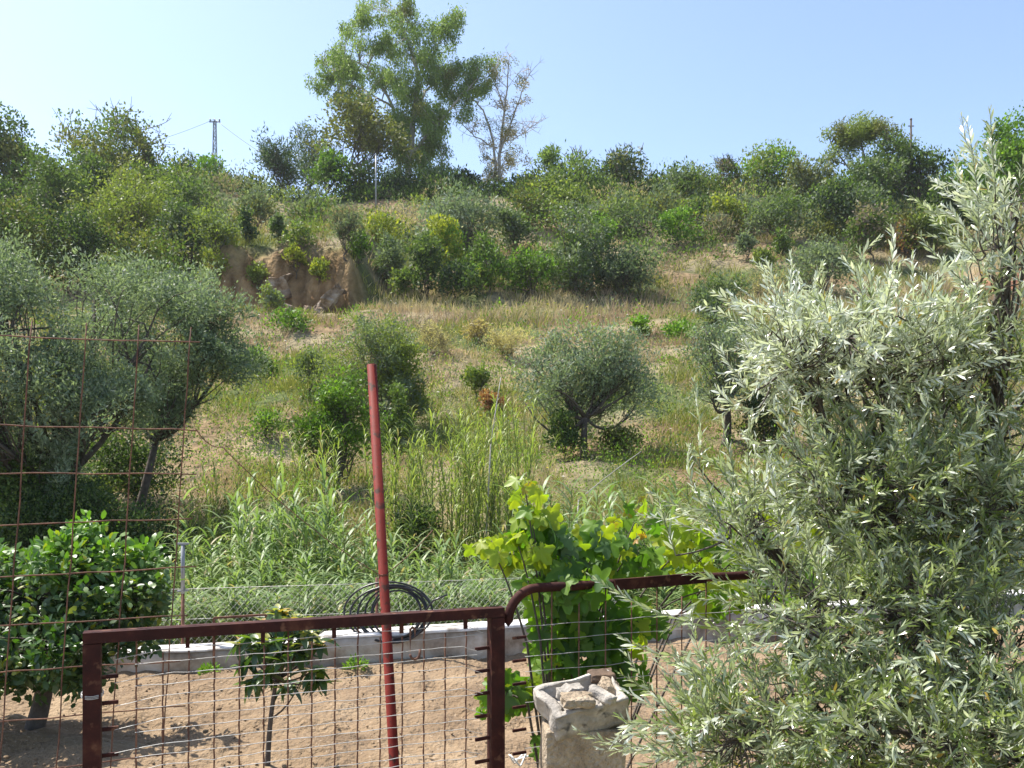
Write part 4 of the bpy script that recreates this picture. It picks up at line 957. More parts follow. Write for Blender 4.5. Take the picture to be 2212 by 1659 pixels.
def panel():
    rng = np.random.default_rng(72); s0, s1 = GL + .045, GL + 1.27; T = 1.215
    r = empty('fence_panel', gp((s0 + s1) / 2, 0), 'rusty round-cornered tube fence panel overgrown by the vine', 'fence')
    P = [gp(s0, -.02), gp(s0, .6), gp(s0, T - .13)]
    for a in np.linspace(0, math.pi / 2, 8): P.append(gp(s0 + .11 - .11 * math.cos(a), T - .11 + .11 * math.sin(a)))
    P += [gp(s0 + .35, T), gp(s0 + .8, T + .005)]
    for a in np.linspace(0, math.pi / 2, 8): P.append(gp(s1 - .09 + .09 * math.sin(a), T - .085 + .09 * math.cos(a)))
    P += [gp(s1, .6), gp(s1, -.02)]
    g = Geo(); tube(g, P, .0165, 10); build(g, 'tube_frame', M_rust, r)
    g = Geo(); box(g, gp(s0 + .40, T - .002, -.018), gp(s0 + .78, T + .008, -.018), .012, .04); build(g, 'splice_plate', M_rust, r, False)
    for k in range(11):
        s = s0 + .16 + k * .105; g = Geo(); tube(g, bez(gp(s, .05), gp(s + .003, T - .06 if k % 2 else T - .015), (0, 0, 0), 20), np.where(np.arange(20) % 2, .003, .0024), 5); build(g, 'rod', M_rebar, r)
    for k in range(20):
        z = T - .13 - k * .053; build(wavy_wire(gp(s0 + .06, z, -.005), gp(s1 - .05, z + .004, -.005), 18, .0016, rng), 'wire', M_wire, r)
    for k in range(13):
        z = T - .17 - k * .08; g = Geo(); box(g, gp(s0 + .016, z), gp(s0 + .066, z + .002), .008, .009); build(g, 'stub', M_rust, r, False)
        g = Geo(); box(g, gp(s1 - .06, z), gp(s1 - .016, z), .008, .009); build(g, 'stub', M_rust, r, False)
panel()

def mesh_panel():
    rng = np.random.default_rng(73); o = .045
    r = empty('wire_mesh_panel', gp(-.5, 0, o), 'leaning panel of rusty square reinforcing mesh left of the gate', 'fence')
    f = lambda s, z: gp(s + .062 * (z - 1.6), z, o + .02 * math.sin(s * 2 + z))
    for k in range(-9, 2):
        s = .0966 + k * .1465; g = Geo(); P = np.array([f(s, z) for z in np.linspace(.04, 2.07, 24)]); P += rng.normal(0, .0016, P.shape); tube(g, P, .0021, 5); build(g, 'upright_bar', M_rebar, r)
    for z in (2.025, 1.757, 1.614, 1.471, 1.325, 1.183, 1.04, .893, .747, .60, .453, .306, .16):
        g = Geo(); P = np.array([f(s, z + .006 * math.sin(s * 3 + z * 9)) for s in np.linspace(-1.3, .285 + rng.uniform(-.02, .02), 22)]); P[:, 1] += .004; P[:, 2] += rng.normal(0, .0012, 22); tube(g, P, .0021, 5); build(g, 'cross_bar', M_rebar, r)
mesh_panel()

def red_pole():
    t, b = pt(803, 788, 3.30), pt(852, 1659, 3.12)
    k = (b[2] + .02) / (t[2] - b[2]); f = b + (b - t) * k * 1.0
    r = empty('red_pole', f, 'leaning red painted metal pole rising behind the gate', 'pole')
    g = Geo(); n = 14; th = np.arange(n) / n * 6.2832
    ax = norm(t - f); sx = norm(np.cross(ax, np.array([0, 1, 0]))); sy = np.cross(ax, sx); R0, R1 = .0178, .0150
    V = np.concatenate([[c + rr * (math.cos(a) * sx + math.sin(a) * sy) for a in th] for c, rr in ((f - ax * .1, R0), (t, R0), (t, R1), (t - ax * .25, R1))]); F = []
    for q in range(3): F += [[q * n + k, q * n + (k + 1) % n, (q + 1) * n + (k + 1) % n, (q + 1) * n + k] for k in range(n)]
    g.add(V, F); build(g, 'tube', M_redpole, r)
    g = Geo(); c = f + (t - f) * .62
    for q in range(2): tube(g, [c + ax * (.004 * q) + .0188 * (math.cos(a) * sx + math.sin(a) * sy) for a in np.linspace(0, 6.2832, 14)], .0015, 4)
    build(g, 'wire_loop', M_rebar, r)
    return c
pc = red_pole()
g = Geo(); a0 = gp(.285, 1.757, .045)
P = np.concatenate([bez(a0, pt(480, 965, 2.9), (0, 0, -.02), 6), bez(pt(480, 965, 2.9), pc + np.array([0, -.02, 0]), (0, 0, -.03), 14)[1:], bez(pc + np.array([0, -.02, 0]), pt(935, 1145, 3.4), (0, 0, -.01), 5)[1:]])
tube(g, P, .0016, 5); o = build(g, 'stay_wire', M_rebar); tag(o, 'thin rusty wire running from the mesh panel to the red pole', 'wire')

# ------------------------------------------------------------------ giant reeds in the gully
def reed_geo(seed, canes, hgt, spread, lscale=1.0, upright=0.0, ca=(.125, .21, .055), cb=(.30, .375, .165), nl=14):
    rng = np.random.default_rng(seed); st, lf = Geo(), Geo()
    for c in range(canes):
        a = rng.uniform(0, 6.28); r = spread * rng.random() ** .5
        b = np.array([math.cos(a) * r, math.sin(a) * r, -.1]); h = hgt * rng.uniform(.6, 1.1)
        tip = b + np.array([rng.normal(0, .12) * h, rng.normal(0, .12) * h, h])
        P = bez(b, tip, rng.normal(size=3) * np.array([.03, .03, 0]) * h, 9)
        tube(st, P, np.linspace(.010, .004, 9), 5, np.array([.16, .20, .07]) * rng.uniform(.8, 1.2), cap=False)
        m = int(h * nl); az0 = rng.uniform(0, 6.28)
        for k in range(m):
            t = .22 + .78 * (k + .5) / m; p = P[min(int(t * 8), 7)] + (P[min(int(t * 8) + 1, 8)] - P[min(int(t * 8), 7)]) * (t * 8 % 1)
            az = az0 + (k % 2) * math.pi + rng.normal(0, .45); out = np.array([math.cos(az), math.sin(az), 0])
            L = rng.uniform(.34, .62) * lscale * (1 - .35 * abs(t - .6)); wd = rng.uniform(.020, .036) * lscale
            el = rng.uniform(.7, 1.15) + upright; bend = rng.uniform(1.1, 2.3) * (1 - upright * .45)
            n = 7; s = np.linspace(0, 1, n); ang = el - bend * s ** 1.4
            dx = np.cos(ang) * L / (n - 1); dz = np.sin(ang) * L / (n - 1)
            rr = np.concatenate([[0], np.cumsum(dx)[:-1]]); zz = np.concatenate([[0], np.cumsum(dz)[:-1]])
            Cn = p + out[None] * rr[:, None] + np.array([0, 0, 1.0]) * zz[:, None]
            sd = np.array([-out[1], out[0], 0]); w = wd * np.array([.5, .95, 1, .9, .7, .42, .04]) / 2
            tw = rng.normal(0, .35); sdv = sd[None] * np.cos(tw * s)[:, None] + np.array([0, 0, 1.0]) * np.sin(tw * s)[:, None]
            V = np.stack([Cn + sdv * w[:, None], Cn - sdv * w[:, None]], 1).reshape(-1, 3)
            i = np.arange(n - 1) * 2; F = np.stack([i, i + 1, i + 3, i + 2], 1)
            q = rng.random(); col = np.array(ca) * (1 - q) + np.array(cb) * q
            if rng.random() < .06: col = np.array([.36, .30, .16])
            lf.add(V, F, col)
    return st, lf
def reed_mesh(seed, *a, **k):
    st, lf = reed_geo(seed, *a, **k)
    m1 = st.mesh('stems'); m1.materials.append(M_reed); m2 = lf.mesh('leaves'); m2.materials.append(M_reed); return m1, m2
RV = [reed_mesh(80 + q, 9, 2.0, .34) for q in range(4)]
RF = [reed_mesh(90 + q, 14, 1.25, .36, .85) for q in range(3)]
RT = [reed_mesh(95 + q, 30, 2.6, .62, .62, upright=.22, ca=(.17, .24, .04), cb=(.36, .42, .12), nl=15) for q in range(2)]
def put_reed(ms, u, vt, d, label, group, rng, hnom, name='giant_reed'):
    x = (u * S - CX) / FPX * d; zb = float(height(x, d)); zt = EYE + (HZ - vt * S) / FPX * d
    o = empty(name, (x, d, zb), label, 'reed', group); k = max((zt - zb) / hnom, .35)
    kx = max(.8, min(k, 1.15))
    for nm, me in zip(('stems', 'leaves'), ms):
        c = bpy.data.objects.new(nm, me); C.objects.link(c); c.parent = o
        c.scale = (kx, kx, k); c.rotation_euler = (0, 0, rng.uniform(0, 6.28))
        if nm == 'leaves': c['kind'] = 'stuff'
        else: az = c.rotation_euler[2]
    o.children[1].rotation_euler = o.children[0].rotation_euler
rng = np.random.default_rng(81)
prof_u = [400, 440, 500, 560, 620, 680, 740, 800, 850, 900, 960, 1020, 1080, 1150, 1250, 1350, 1500, 1700]
prof_v = [1150, 1080, 1070, 1050, 1010, 1060, 1080, 1110, 1150, 1180, 1160, 1180, 1170, 1060, 1040, 1030, 1050, 1080]
lab = 'arching green giant reed in the thicket behind the low wall'; grp = 'giant reeds of the thicket behind the wall'
for u in range(425, 1720, 30):
    if 780 < u < 1130 and rng.random() < .25: continue
    put_reed(RV[rng.integers(4)], u + rng.uniform(-12, 12), float(np.interp(u, prof_u, prof_v)) + rng.uniform(-15, 45), rng.uniform(10.6, 12.2), lab, grp, rng, 2.1)
for u in range(430, 1700, 34):
    put_reed(RV[rng.integers(4)], u + rng.uniform(-14, 14), 1190 + rng.uniform(-40, 40), rng.uniform(9.4, 10.4), lab, grp, rng, 2.1)
for u in range(385, 1600, 32):
    if 1180 < u < 1400: continue
    put_reed(RF[rng.integers(3)], u + rng.uniform(-14, 14), 1268 + rng.uniform(-25, 25), rng.uniform(8.35, 8.9) + max(0, (u - 900) / 1000), 'low arching reed at the foot of the thicket, close behind the wall', 'low reeds at the wall', rng, 1.3)
put_reed(RT[0], 965, 895, 13.8, 'tall upright reed clump with fine leaves right of the red pole', None, rng, 2.7)
put_reed(RT[1], 1035, 880, 14.2, 'tall yellowish reed clump beside the middle olive tree', None, rng, 2.7)
put_reed(RT[0], 1085, 860, 15.2, 'tall reed clump with yellow tips behind the vine', None, rng, 2.7)
put_reed(RT[1], 880, 930, 14.5, 'thin reed clump between red pole and the tall clumps', None, rng, 2.7)
put_reed(RT[1], 640, 930, 13.6, 'leaning reed clump in front of the dark glossy bush', None, rng, 2.7)
put_reed(RT[0], 480, 1010, 13.0, 'short reed clump at the left end of the thicket', None, rng, 2.7)

# dead pale canes leaning out of the thicket
for lb, a, b in (('pale dead cane leaning right below the middle olive tree', (1250, 1080, 13.5), (1385, 975, 13.8)), ('thin dead cane standing by the russet bush', (1060, 960, 14.0), (1082, 815, 14.2))):
    g = Geo(); tube(g, bez(pt(*a), pt(*b), (0, 0, .02), 6), np.linspace(.010, .006, 6), 5); p0 = pt(*a); x0, y0 = p0[0], p0[1]
    tube(g, bez((x0 - .12, y0, float(height(x0 - .12, y0)) - .1), p0, (0, 0, 0), 4), .011, 5)
    o = build(g, 'dead_cane', M_pale_bark); tag(o, lb, 'cane')

# ------------------------------------------------------------------ citrus tree
def frame(p, D, N, s):          # matrix with Y along the blade and Z along its normal
    D = norm(np.asarray(D, float)); X = norm(np.cross(D, np.asarray(N, float))); Zv = np.cross(X, D)
    return Matrix(((X[0] * s, D[0] * s, Zv[0] * s, p[0]), (X[1] * s, D[1] * s, Zv[1] * s, p[1]), (X[2] * s, D[2] * s, Zv[2] * s, p[2]), (0, 0, 0, 1)))
def blade_mesh(name, ratio, m, c, curl=.12, fold=.18, n=6, belly=.5):
    g = Geo(); t = np.linspace(0, 1, n); w = np.sin(np.pi * t ** (.7 / (.5 / belly))) ** .8 * .5 / ratio; w[0], w[-1] = .012, .004
    z = -curl * t ** 2
    V = np.concatenate([np.stack([-w, t, z + w * fold * 2], 1), np.stack([0 * t, t, z], 1), np.stack([w, t, z + w * fold * 2], 1)])
    F = [[k, k + 1, n + k + 1, n + k] for k in range(n - 1)] + [[n + k, n + k + 1, 2 * n + k + 1, 2 * n + k] for k in range(n - 1)]
    g.add(V, F, c); me = g.mesh(name); me.materials.append(m); return me
def citrus():
    rng = np.random.default_rng(101); d = 5.5; x = (62 * S - CX) / FPX * d; B = np.array([x, d, 0])
    r = empty('citrus_tree', B, 'small glossy green citrus tree behind the wire mesh at left', 'tree')
    T = Geo(); fork = np.array([x + .12, d, .42])
    tube(T, bez(B - np.array([0, 0, .1]), fork, (.02, 0, 0), 6), np.linspace(.062, .046, 6), 9)
    k_ = S / FPX * d
    lob = [(pt(60, 1290, d), 150, 105), (pt(200, 1240, d), 130, 95), (pt(290, 1270, d - .1), 85, 80), (pt(-30, 1350, d), 130, 110), (pt(130, 1390, d - .25), 150, 95), (pt(250, 1370, d - .1), 105, 80), (pt(20, 1260, d + .2), 120, 90), (pt(180, 1195, d + .1), 70, 55), (pt(90, 1440, d - .2), 140, 45), (pt(-80, 1420, d - .2), 120, 60)]
    cc, cs = [], []
    for c, ru, rv in lob:
        tube(T, bez(fork, c, (0, 0, -.04), 6), np.linspace(.03, .012, 6), 5)
        for q in range(20):
            v = norm(rng.normal(size=3)); e = c + v * np.array([ru * k_, ru * k_, rv * k_]) * (.5 + .5 * rng.random())
            tube(T, bez(c, e, rng.normal(size=3) * .02, 4), np.linspace(.008, .003, 4), 4, cap=False); cc.append(e)
    cc = np.array(cc); n = 11000; ci = rng.integers(0, len(cc), n); ld = norm(rng.normal(size=(n, 3)))
    P = cc[ci] + ld * (.03 + .09 * rng.random((n, 1))); P = P[P[:, 2] > .22]; n = len(P); ld = ld[:n]
    D = norm(ld * .6 + rng.normal(size=(n, 3)) * .5 + np.array([0, 0, .15])); N = norm(rng.normal(size=(n, 3)) * .5 + np.array([0, -.25, 1.0]))
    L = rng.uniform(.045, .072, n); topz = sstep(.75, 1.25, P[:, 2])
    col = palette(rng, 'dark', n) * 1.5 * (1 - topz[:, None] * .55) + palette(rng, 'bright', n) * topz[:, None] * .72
    young = rng.random(n) < .07; col[young] = palette(rng, 'yellow', young.sum()) * .8
    front = np.argsort(P[:, 1] - .6 * P[:, 2])[:260]; mask = np.ones(n, bool); mask[front] = False
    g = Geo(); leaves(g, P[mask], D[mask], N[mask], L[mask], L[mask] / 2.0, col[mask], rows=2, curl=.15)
    build(T, 'trunk', M_bark, r); o = build(g, 'crown', M_citrus, r); o['kind'] = 'stuff'
    ms = [blade_mesh('leaf', 2.0, M_citrus, c) for c in ((.04, .085, .022), (.06, .13, .025), (.11, .21, .03))]
    for k in front:
        put(ms[min(2, int(rng.random() * 1.6 + topz[k] * 1.6))], 'leaf', frame(P[k], D[k], N[k], L[k]), r)
citrus()

# ------------------------------------------------------------------ young loquat
def loquat():
    rng = np.random.default_rng(111); d = 4.75; B = pt(578, 1700, d); B[2] = 0
    r = empty('loquat_sapling', B, 'young loquat with long drooping leaves behind the gate', 'tree')
    T = Geo(); mid = pt(592, 1500, d); tube(T, np.concatenate([bez(B - np.array([0, 0, .08]), mid, (-.01, 0, 0), 7), bez(mid, pt(605, 1350, d), (.01, 0, 0), 5)[1:]]), np.linspace(.017, .008, 11), 7)
    tube(T, bez(pt(590, 1550, d), pt(650, 1470, d), (.01, 0, -.02), 5), np.linspace(.006, .003, 5), 5)
    tips = [(605, 1345, 0, 1), (560, 1400, -.05, 0), (650, 1410, -.06, 0), (690, 1390, .03, 2), (530, 1430, .03, 0), (610, 1420, -.12, 0), (640, 1365, .08, 1), (675, 1450, -.08, 0), (575, 1455, -.1, 0), (520, 1390, .06, 2), (620, 1330, .04, 1), (545, 1375, -.02, 0), (665, 1370, .0, 1), (600, 1385, -.1, 0), (600, 1320, 0, 1), (640, 1340, -.05, 1), (575, 1345, .03, 2), (690, 1470, -.04, 0), (620, 1480, .04, 0), (550, 1470, .02, 0), (655, 1385, -.08, 2), (580, 1385, -.08, 1), (625, 1400, -.1, 2)]
    ms = [blade_mesh('leaf', 2.7, M_citrus, c, .3, .2, 8, .6) for c in ((.045, .085, .03), (.07, .12, .04), (.15, .22, .05), (.36, .36, .12), (.40, .26, .09))]
    n = 0
    for u, v, o_, young in tips:
        e = pt(u, v, d + o_); tube(T, bez(pt(598, 1470, d) if v > 1370 else pt(602, 1400, d), e, (0, 0, -.02), 5), np.linspace(.006, .004, 5), 5, cap=False)
        for k in range(14):
            a = k * 2.4 + rng.uniform(0, .5); new = (k > 5) and young
            el = rng.uniform(.4, 1.0) if (new or k > 9) else rng.uniform(-1.1, .1)
            D = np.array([math.cos(a) * math.cos(el), math.sin(a) * math.cos(el), math.sin(el)]); N = norm(np.array([-D[0] * .5, -D[1] * .5, 1.0]) + rng.normal(size=3) * .2)
            L = rng.uniform(.08, .135) * (.75 if new else 1)
            me = ms[3 if (new and rng.random() < .7) else 4 if new else 2 if k > 9 else rng.integers(2)]
            put(me, 'leaf', frame(e - np.array([0, 0, .004 * k - .02]), D, N, L), r); n += 1
    build(T, 'trunk', M_bark, r)
loquat()

# ------------------------------------------------------------------ grape vine on the fence panel
def vine():
    rng = np.random.default_rng(121); r = empty('grape_vine', gp(GL + .35, 0, .12), 'bright green grape vine climbing over the rusty fence panel', 'vine')
    def leaf_mesh(c, seed):
        q = np.random.default_rng(seed); n = 40; th = np.linspace(-math.pi * .93, math.pi * .93, n); rad = .36 + .12 * np.cos(th * 5 * .93) * np.where(abs(th) > 2.4, .4, 1) + q.normal(0, .012, n) + .022 * (np.arange(n) % 2) + .10 * np.cos(th)
        V = [(0, 0, 0)] + [(math.sin(t) * a, .30 + math.cos(t) * a * .95 - .30 * (1 if False else 1) + .16, .12 * a * math.cos(2.5 * t) - .55 * a * a + .22 * abs(math.sin(t)) * a) for t, a in zip(th, rad)]
        V[0] = (0, .10, .02); g = Geo(); g.add(V, [[0, k + 1, k + 2] for k in range(n - 1)], c); me = g.mesh('leaf'); me.materials.append(M_vine); return me
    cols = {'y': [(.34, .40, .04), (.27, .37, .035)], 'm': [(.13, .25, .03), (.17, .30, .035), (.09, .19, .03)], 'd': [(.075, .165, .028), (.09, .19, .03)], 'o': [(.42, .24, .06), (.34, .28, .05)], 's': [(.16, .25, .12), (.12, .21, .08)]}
    ms = {k: [leaf_mesh(c, 5 + i) for i, c in enumerate(v)] for k, v in cols.items()}
    T = Geo()
    fd = lambda u: 3.10 + (u - 1090) * .00085
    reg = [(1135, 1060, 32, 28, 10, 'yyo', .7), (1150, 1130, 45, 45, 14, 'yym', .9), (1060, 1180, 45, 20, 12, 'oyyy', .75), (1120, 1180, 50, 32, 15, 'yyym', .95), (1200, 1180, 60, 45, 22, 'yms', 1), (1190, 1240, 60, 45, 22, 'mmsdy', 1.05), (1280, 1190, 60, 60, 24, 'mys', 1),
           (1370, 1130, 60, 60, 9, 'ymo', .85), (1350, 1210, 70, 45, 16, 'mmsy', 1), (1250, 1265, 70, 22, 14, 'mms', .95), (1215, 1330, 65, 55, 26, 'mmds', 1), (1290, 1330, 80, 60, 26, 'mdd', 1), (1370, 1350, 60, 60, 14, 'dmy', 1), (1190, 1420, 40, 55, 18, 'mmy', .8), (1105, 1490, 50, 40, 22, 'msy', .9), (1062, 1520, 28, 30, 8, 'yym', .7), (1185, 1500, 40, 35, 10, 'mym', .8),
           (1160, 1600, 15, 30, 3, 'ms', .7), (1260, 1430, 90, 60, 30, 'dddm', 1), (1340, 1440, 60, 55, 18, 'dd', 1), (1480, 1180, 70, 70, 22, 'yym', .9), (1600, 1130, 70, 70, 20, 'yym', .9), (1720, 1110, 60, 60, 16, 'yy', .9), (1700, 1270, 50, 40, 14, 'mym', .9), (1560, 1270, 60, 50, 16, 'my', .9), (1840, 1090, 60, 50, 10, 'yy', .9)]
    root = gp(GL + .30, .02, .12)
    n = 0
    for u, v, ru, rv, cnt, cs, sz in reg:
        c = pt(u, v, fd(u) + .10)
        tube(T, np.concatenate([bez(root, np.array([(root[0] * .5 + c[0] * .5), c[1], min(c[2], 1.0)]), (0, .02, 0), 6), bez(np.array([(root[0] * .5 + c[0] * .5), c[1], min(c[2], 1.0)]), c, (0, 0, .03), 6)[1:]]), np.linspace(.007, .0022, 11), 5, cap=False)
        for k in range(int(cnt * 1.8)):
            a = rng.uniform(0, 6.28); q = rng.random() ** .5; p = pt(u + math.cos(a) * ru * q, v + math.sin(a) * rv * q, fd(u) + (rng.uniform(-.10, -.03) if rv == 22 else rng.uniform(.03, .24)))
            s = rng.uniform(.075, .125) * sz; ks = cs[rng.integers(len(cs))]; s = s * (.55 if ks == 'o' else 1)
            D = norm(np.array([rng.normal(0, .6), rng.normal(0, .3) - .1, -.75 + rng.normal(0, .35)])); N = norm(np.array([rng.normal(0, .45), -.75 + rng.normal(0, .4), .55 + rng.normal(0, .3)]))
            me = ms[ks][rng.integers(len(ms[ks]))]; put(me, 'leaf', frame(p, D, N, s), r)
            tube(T, bez(c + (p - c) * .6, p + D * s * .1, (0, 0, .01), 3), .0013, 3, cap=False)
    build(T, 'stem', M_bark, r)
vine()

# ------------------------------------------------------------------ stone pile
def stones():
    d = 2.78
    o = block('stone_block', M_stone, (.24, .22, .30), pt(1254, 1652, d + .12) * np.array([1, 1, 0]) + np.array([0, 0, .655]), (0, 0, .12), .014, 11, cuts=11, bevel=.05); tag(o, 'squared tan limestone block under the hollow stone trough', 'stone')
    o = block('stone_block', M_stone, (.34, .28, .50), pt(1262, 1652, d + .12) * np.array([1, 1, 0]) + np.array([.01, .01, .25]), (0, 0, -.04), .012, 13, cuts=7, bevel=.07); tag(o, 'lowest tan limestone block of the pile, under the squared block', 'stone')
    c = pt(1262, 1522, d + .08)
    o = block('stone_trough', M_stone_g, (.255, .19, .10), c, (.30, -.14, .30), .016, 17, cuts=11, bevel=.16, hollow=(.036, .05), smooth=True); tag(o, 'weathered hollowed stone trough holding loose stones on the block', 'trough')
    for lb, u, v, dd, sz, ro, sd, m in (('flat ochre-edged stone lying in the front of the trough', 1245, 1512, -.02, (.105, .07, .03), (.22, .02, .2), 21, M_stone), ('small pale stone behind the ochre-edged one in the trough', 1232, 1494, .05, (.09, .05, .03), (.2, -.1, .5), 23, M_stone_g),
                              ('narrow grey stone wedged at the right of the trough', 1298, 1500, .02, (.035, .10, .035), (.2, .1, .7), 25, M_stone_g), ('dark brown stone on the back rim of the trough', 1300, 1462, .16, (.085, .06, .035), (.15, -.1, .1), 27, M_brownstone), ('tan angular stone tucked under the dark brown stone', 1318, 1490, .10, (.06, .07, .045), (.3, .4, .3), 29, M_stone)):
        o = block('loose_stone', m, sz, pt(u, v, d + dd), ro, .008, sd, cuts=5, bevel=.25, smooth=True); tag(o, lb, 'stone')
stones()
g = Geo(); c = pt(1118, 1640, 3.6)   # knotted white cord and clay shard on the soil
tube(g, [c + np.array([.03 * math.cos(a) * (1 + .3 * math.sin(2 * a)), 0.02 * math.sin(a), .022 * math.sin(a * 2 + .5)]) for a in np.linspace(0, 9, 22)] + [c + np.array([.07, 0, .02]), c + np.array([.14, 0, .022])], .004, 5); o = build(g, 'white_cord', M_white); tag(o, 'scrap of knotted white cord tied low beside the stone block', 'cord')
g = Geo(); e = c + np.array([.14, 0, .022]); tube(g, [(e[0], e[1], -.05), (e[0], e[1], e[2] + .01)], .006, 6); o = build(g, 'iron_peg', M_rebar); tag(o, 'thin rusty iron peg holding the white cord', 'peg')

# ------------------------------------------------------------------ near olive tree
def near_olive():
    rng = np.random.default_rng(141); B = np.array([1.78, 3.35, 0.0])
    r = empty('olive_tree', B, 'near olive tree with silvery shoots filling the right foreground', 'tree')
    T = Geo(); fork = B + np.array([-.05, -.05, .55])
    tube(T, bez(B - np.array([0, 0, .1]), fork, (.03, .02, 0), 7), np.linspace(.085, .065, 7), 10)
    k_ = lambda d: S / FPX * d
    # lobes: measured centre, depth, half width, half height, half depth, shoots, silver share (pale growth plus painted sun glints), upward pull
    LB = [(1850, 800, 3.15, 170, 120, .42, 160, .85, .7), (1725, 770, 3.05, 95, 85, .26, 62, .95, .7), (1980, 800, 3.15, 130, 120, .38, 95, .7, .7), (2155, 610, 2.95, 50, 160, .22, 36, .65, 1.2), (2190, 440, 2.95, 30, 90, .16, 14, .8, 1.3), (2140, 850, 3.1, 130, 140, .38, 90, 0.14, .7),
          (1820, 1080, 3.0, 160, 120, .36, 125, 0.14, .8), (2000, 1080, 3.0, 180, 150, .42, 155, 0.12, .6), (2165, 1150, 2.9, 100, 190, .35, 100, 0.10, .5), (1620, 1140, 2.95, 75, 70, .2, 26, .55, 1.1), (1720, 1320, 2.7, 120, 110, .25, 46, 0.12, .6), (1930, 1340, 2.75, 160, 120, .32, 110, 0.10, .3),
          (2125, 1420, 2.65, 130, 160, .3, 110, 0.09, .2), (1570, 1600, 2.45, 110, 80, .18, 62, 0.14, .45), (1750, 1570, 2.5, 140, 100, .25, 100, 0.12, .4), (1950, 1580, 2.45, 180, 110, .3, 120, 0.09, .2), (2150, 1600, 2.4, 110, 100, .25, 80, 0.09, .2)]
    base_l, dirs, silv, lens = [], [], [], []
    for u, v, d, ru, rv, rd, cnt, sil, up in LB:
        c = pt(u, v, d); k = k_(d)
        mid = (fork + c) / 2 + np.array([.0, .05, -.08])
        lim = np.concatenate([bez(fork, mid, (0, 0, .03), 5), bez(mid, c, (0, 0, .03), 5)[1:]]); tube(T, lim, np.linspace(.020, .008, 9), 6)
        nodes = []
        for q in range(9):
            e = c + norm(rng.normal(size=3)) * np.array([ru * k, rd, rv * k]) * rng.uniform(.35, .8); s0 = lim[rng.integers(5, 9)]
            pth = bez(s0, e, rng.normal(size=3) * .03, 5); tube(T, pth, np.linspace(.007, .0035, 5), 4, cap=False, c=(.5, .5, .5)); nodes.append(pth[2:])
        nodes = np.concatenate(nodes)
        for q in range(int(cnt * 1.22)):
            w = norm(rng.normal(size=3)); p = c + w * np.array([ru * k, rd, rv * k]) * rng.random() ** .45
            s0 = nodes[np.argmin(np.linalg.norm(nodes - p, axis=1))]
            if np.linalg.norm(s0 - p) > .03: tube(T, bez(s0, p, rng.normal(size=3) * .01, 3), np.linspace(.0028, .002, 3), 3, cap=False)
            D = norm(w * .7 + np.array([-.25, -.15, up]) + rng.normal(size=3) * .45)
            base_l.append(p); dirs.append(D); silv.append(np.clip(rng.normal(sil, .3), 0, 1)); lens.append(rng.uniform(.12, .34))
    base_l, dirs = np.array(base_l), np.array(dirs)
    LP, LD, LN, LL, LC = [], [], [], [], []
    Sg = Geo()
    def shoot(P, sil, lsz=1.0, droop=0.0):
        seg = np.linalg.norm(np.diff(P, axis=0), axis=1); L = seg.sum(); m = max(4, int(L / .0145)); s = np.concatenate([[0], np.cumsum(seg)]) / L
        tube(Sg, P[::2] if len(P) == 7 else P, np.linspace(.0024, .0010, len(P[::2]) if len(P) == 7 else len(P)), 3, (.30, .31, .22), cap=False)
        a0 = rng.uniform(0, 3.14)
        for j in range(m):
            t = .06 + .94 * (j + .5) / m; p = np.array([np.interp(t, s, P[:, k]) for k in range(3)]); i = min(int(t * (len(P) - 1)), len(P) - 2); ax = norm(P[i + 1] - P[i])
            e1 = norm(np.cross(ax, np.array([.31, .5, .81]))); e2 = np.cross(ax, e1); a = a0 + (j % 2) * 1.57 + rng.normal(0, .3)
            for sg in (1, -1):
                if rng.random() < .07: continue
                o = (math.cos(a) * e1 + math.sin(a) * e2) * sg; op = rng.uniform(.45, .95) * (1 - .45 * t)
                D = norm(ax * math.cos(op) + o * math.sin(op) + np.array([0, 0, -droop])); N = norm(ax * math.sin(op) - o * math.cos(op) + rng.normal(size=3) * .6)
                LP.append(p); LD.append(D); LN.append(N); LL.append(rng.uniform(.024, .047) * lsz * (1.05 - .5 * max(0, t - .75) / .25))
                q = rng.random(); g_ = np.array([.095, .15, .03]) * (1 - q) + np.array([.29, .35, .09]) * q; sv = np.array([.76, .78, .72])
                w_ = min(1, max(0, sil * (.55 + .6 * t) + rng.normal(-.02, .24))); c = g_ * (1 - w_) + sv * w_  # sun glints on the upper shoots put into leaf colour as extra silver
                if rng.random() < .012: c = np.array([.42, .30, .06])
                LC.append(c * rng.uniform(.85, 1.15))
        # terminal pair
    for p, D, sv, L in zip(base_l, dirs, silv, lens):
        e = p + D * L + np.array([0, 0, -.10 * L]); shoot(bez(p, e, rng.normal(size=3) * .03 + np.array([0, 0, .02]), 7), sv)
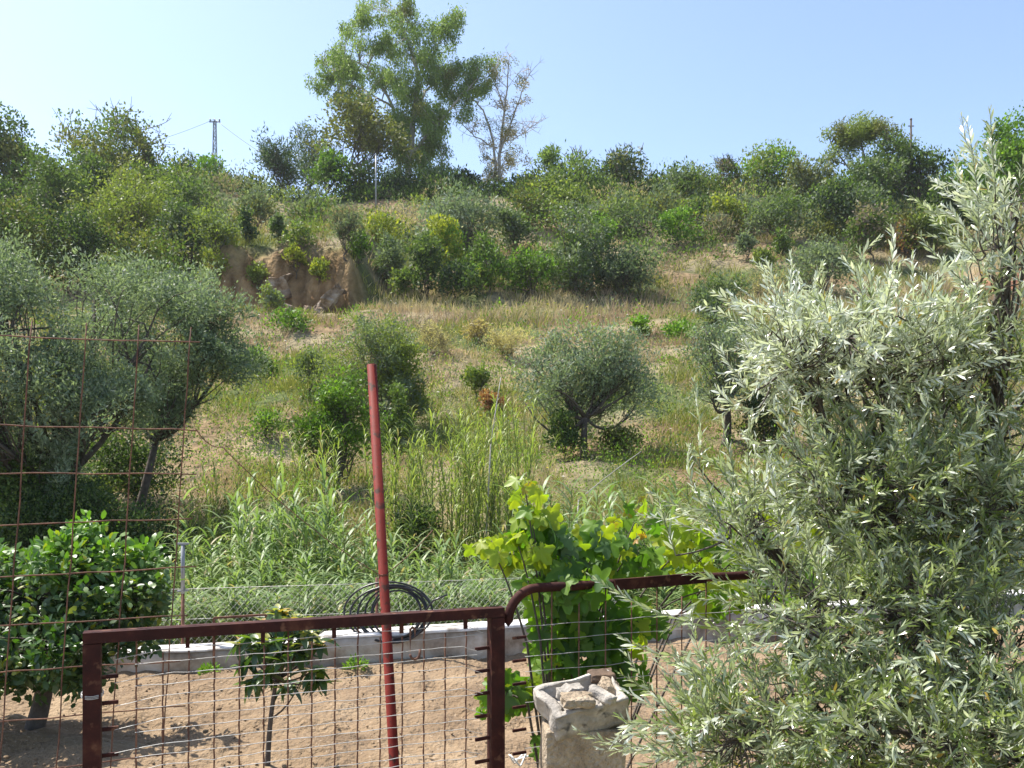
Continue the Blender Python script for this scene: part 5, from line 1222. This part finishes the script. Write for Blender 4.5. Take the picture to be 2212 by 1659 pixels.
    # single sprigs that reach out of the crown
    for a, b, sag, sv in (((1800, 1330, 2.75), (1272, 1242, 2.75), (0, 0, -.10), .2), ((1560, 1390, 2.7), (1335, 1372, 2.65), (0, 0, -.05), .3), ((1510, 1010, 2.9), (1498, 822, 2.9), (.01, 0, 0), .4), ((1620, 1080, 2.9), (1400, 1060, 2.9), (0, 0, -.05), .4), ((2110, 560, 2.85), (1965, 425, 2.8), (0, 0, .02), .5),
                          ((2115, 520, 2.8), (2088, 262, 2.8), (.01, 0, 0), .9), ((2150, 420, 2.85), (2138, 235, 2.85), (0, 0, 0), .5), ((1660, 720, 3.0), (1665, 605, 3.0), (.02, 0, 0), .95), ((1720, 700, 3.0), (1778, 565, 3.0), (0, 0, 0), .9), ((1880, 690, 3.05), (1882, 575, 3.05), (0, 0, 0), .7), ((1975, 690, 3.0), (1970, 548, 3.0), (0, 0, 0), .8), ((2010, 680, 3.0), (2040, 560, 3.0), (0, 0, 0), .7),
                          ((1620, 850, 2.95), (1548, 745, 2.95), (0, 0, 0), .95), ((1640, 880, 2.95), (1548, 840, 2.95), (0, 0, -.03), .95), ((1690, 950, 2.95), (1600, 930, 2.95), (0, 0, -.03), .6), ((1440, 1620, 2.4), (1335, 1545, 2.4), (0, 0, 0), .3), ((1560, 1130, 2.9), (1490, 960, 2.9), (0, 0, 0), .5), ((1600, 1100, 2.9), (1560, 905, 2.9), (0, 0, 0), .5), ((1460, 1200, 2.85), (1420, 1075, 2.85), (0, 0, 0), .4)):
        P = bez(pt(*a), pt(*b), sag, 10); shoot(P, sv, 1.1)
        s0 = base_l[np.argmin(np.linalg.norm(base_l - P[0], axis=1))]; tube(T, bez(s0, P[0], (0, 0, -.01), 4), np.linspace(.004, .0026, 4), 4, cap=False)
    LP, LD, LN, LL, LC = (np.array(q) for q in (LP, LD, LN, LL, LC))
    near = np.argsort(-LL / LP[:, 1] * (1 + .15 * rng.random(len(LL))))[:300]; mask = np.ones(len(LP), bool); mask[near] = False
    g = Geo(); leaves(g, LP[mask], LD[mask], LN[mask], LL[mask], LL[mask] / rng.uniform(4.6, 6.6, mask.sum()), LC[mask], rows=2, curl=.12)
    build(T, 'trunk', M_bark, r); build(Sg, 'shoots', M_reed, r); o = build(g, 'crown', M_olive, r); o['kind'] = 'stuff'
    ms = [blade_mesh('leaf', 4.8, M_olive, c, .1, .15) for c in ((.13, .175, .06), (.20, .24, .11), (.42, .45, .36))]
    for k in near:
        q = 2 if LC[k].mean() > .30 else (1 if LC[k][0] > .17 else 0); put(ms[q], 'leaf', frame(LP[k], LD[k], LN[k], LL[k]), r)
near_olive()

# ------------------------------------------------------------------ thin sunlit haze in the air
g = Geo(); hx, y0, y1, z0, z1 = 615, -75, 915, -2.6, 52
g.add([(-hx, y0, z0), (hx, y0, z0), (hx, y1, z0), (-hx, y1, z0), (-hx, y0, z1), (hx, y0, z1), (hx, y1, z1), (-hx, y1, z1)], [[3, 2, 1, 0], [4, 5, 6, 7], [0, 1, 5, 4], [1, 2, 6, 5], [2, 3, 7, 6], [3, 0, 4, 7]])
M_haze, nt, out = mat('haze')
pv = nd(nt, 'ShaderNodeVolumePrincipled'); pv.inputs['Density'].default_value = 0.00025; pv.inputs['Color'].default_value = (0.92, 0.95, 1.0, 1); pv.inputs['Anisotropy'].default_value = 0.2
nt.links.new(pv.outputs[0], out.inputs['Volume'])
hz = build(g, 'haze', M_haze, base=(0, 0, 0), smooth=False); tag(hz, 'thin pale summer haze in the air', 'haze', kind='stuff')
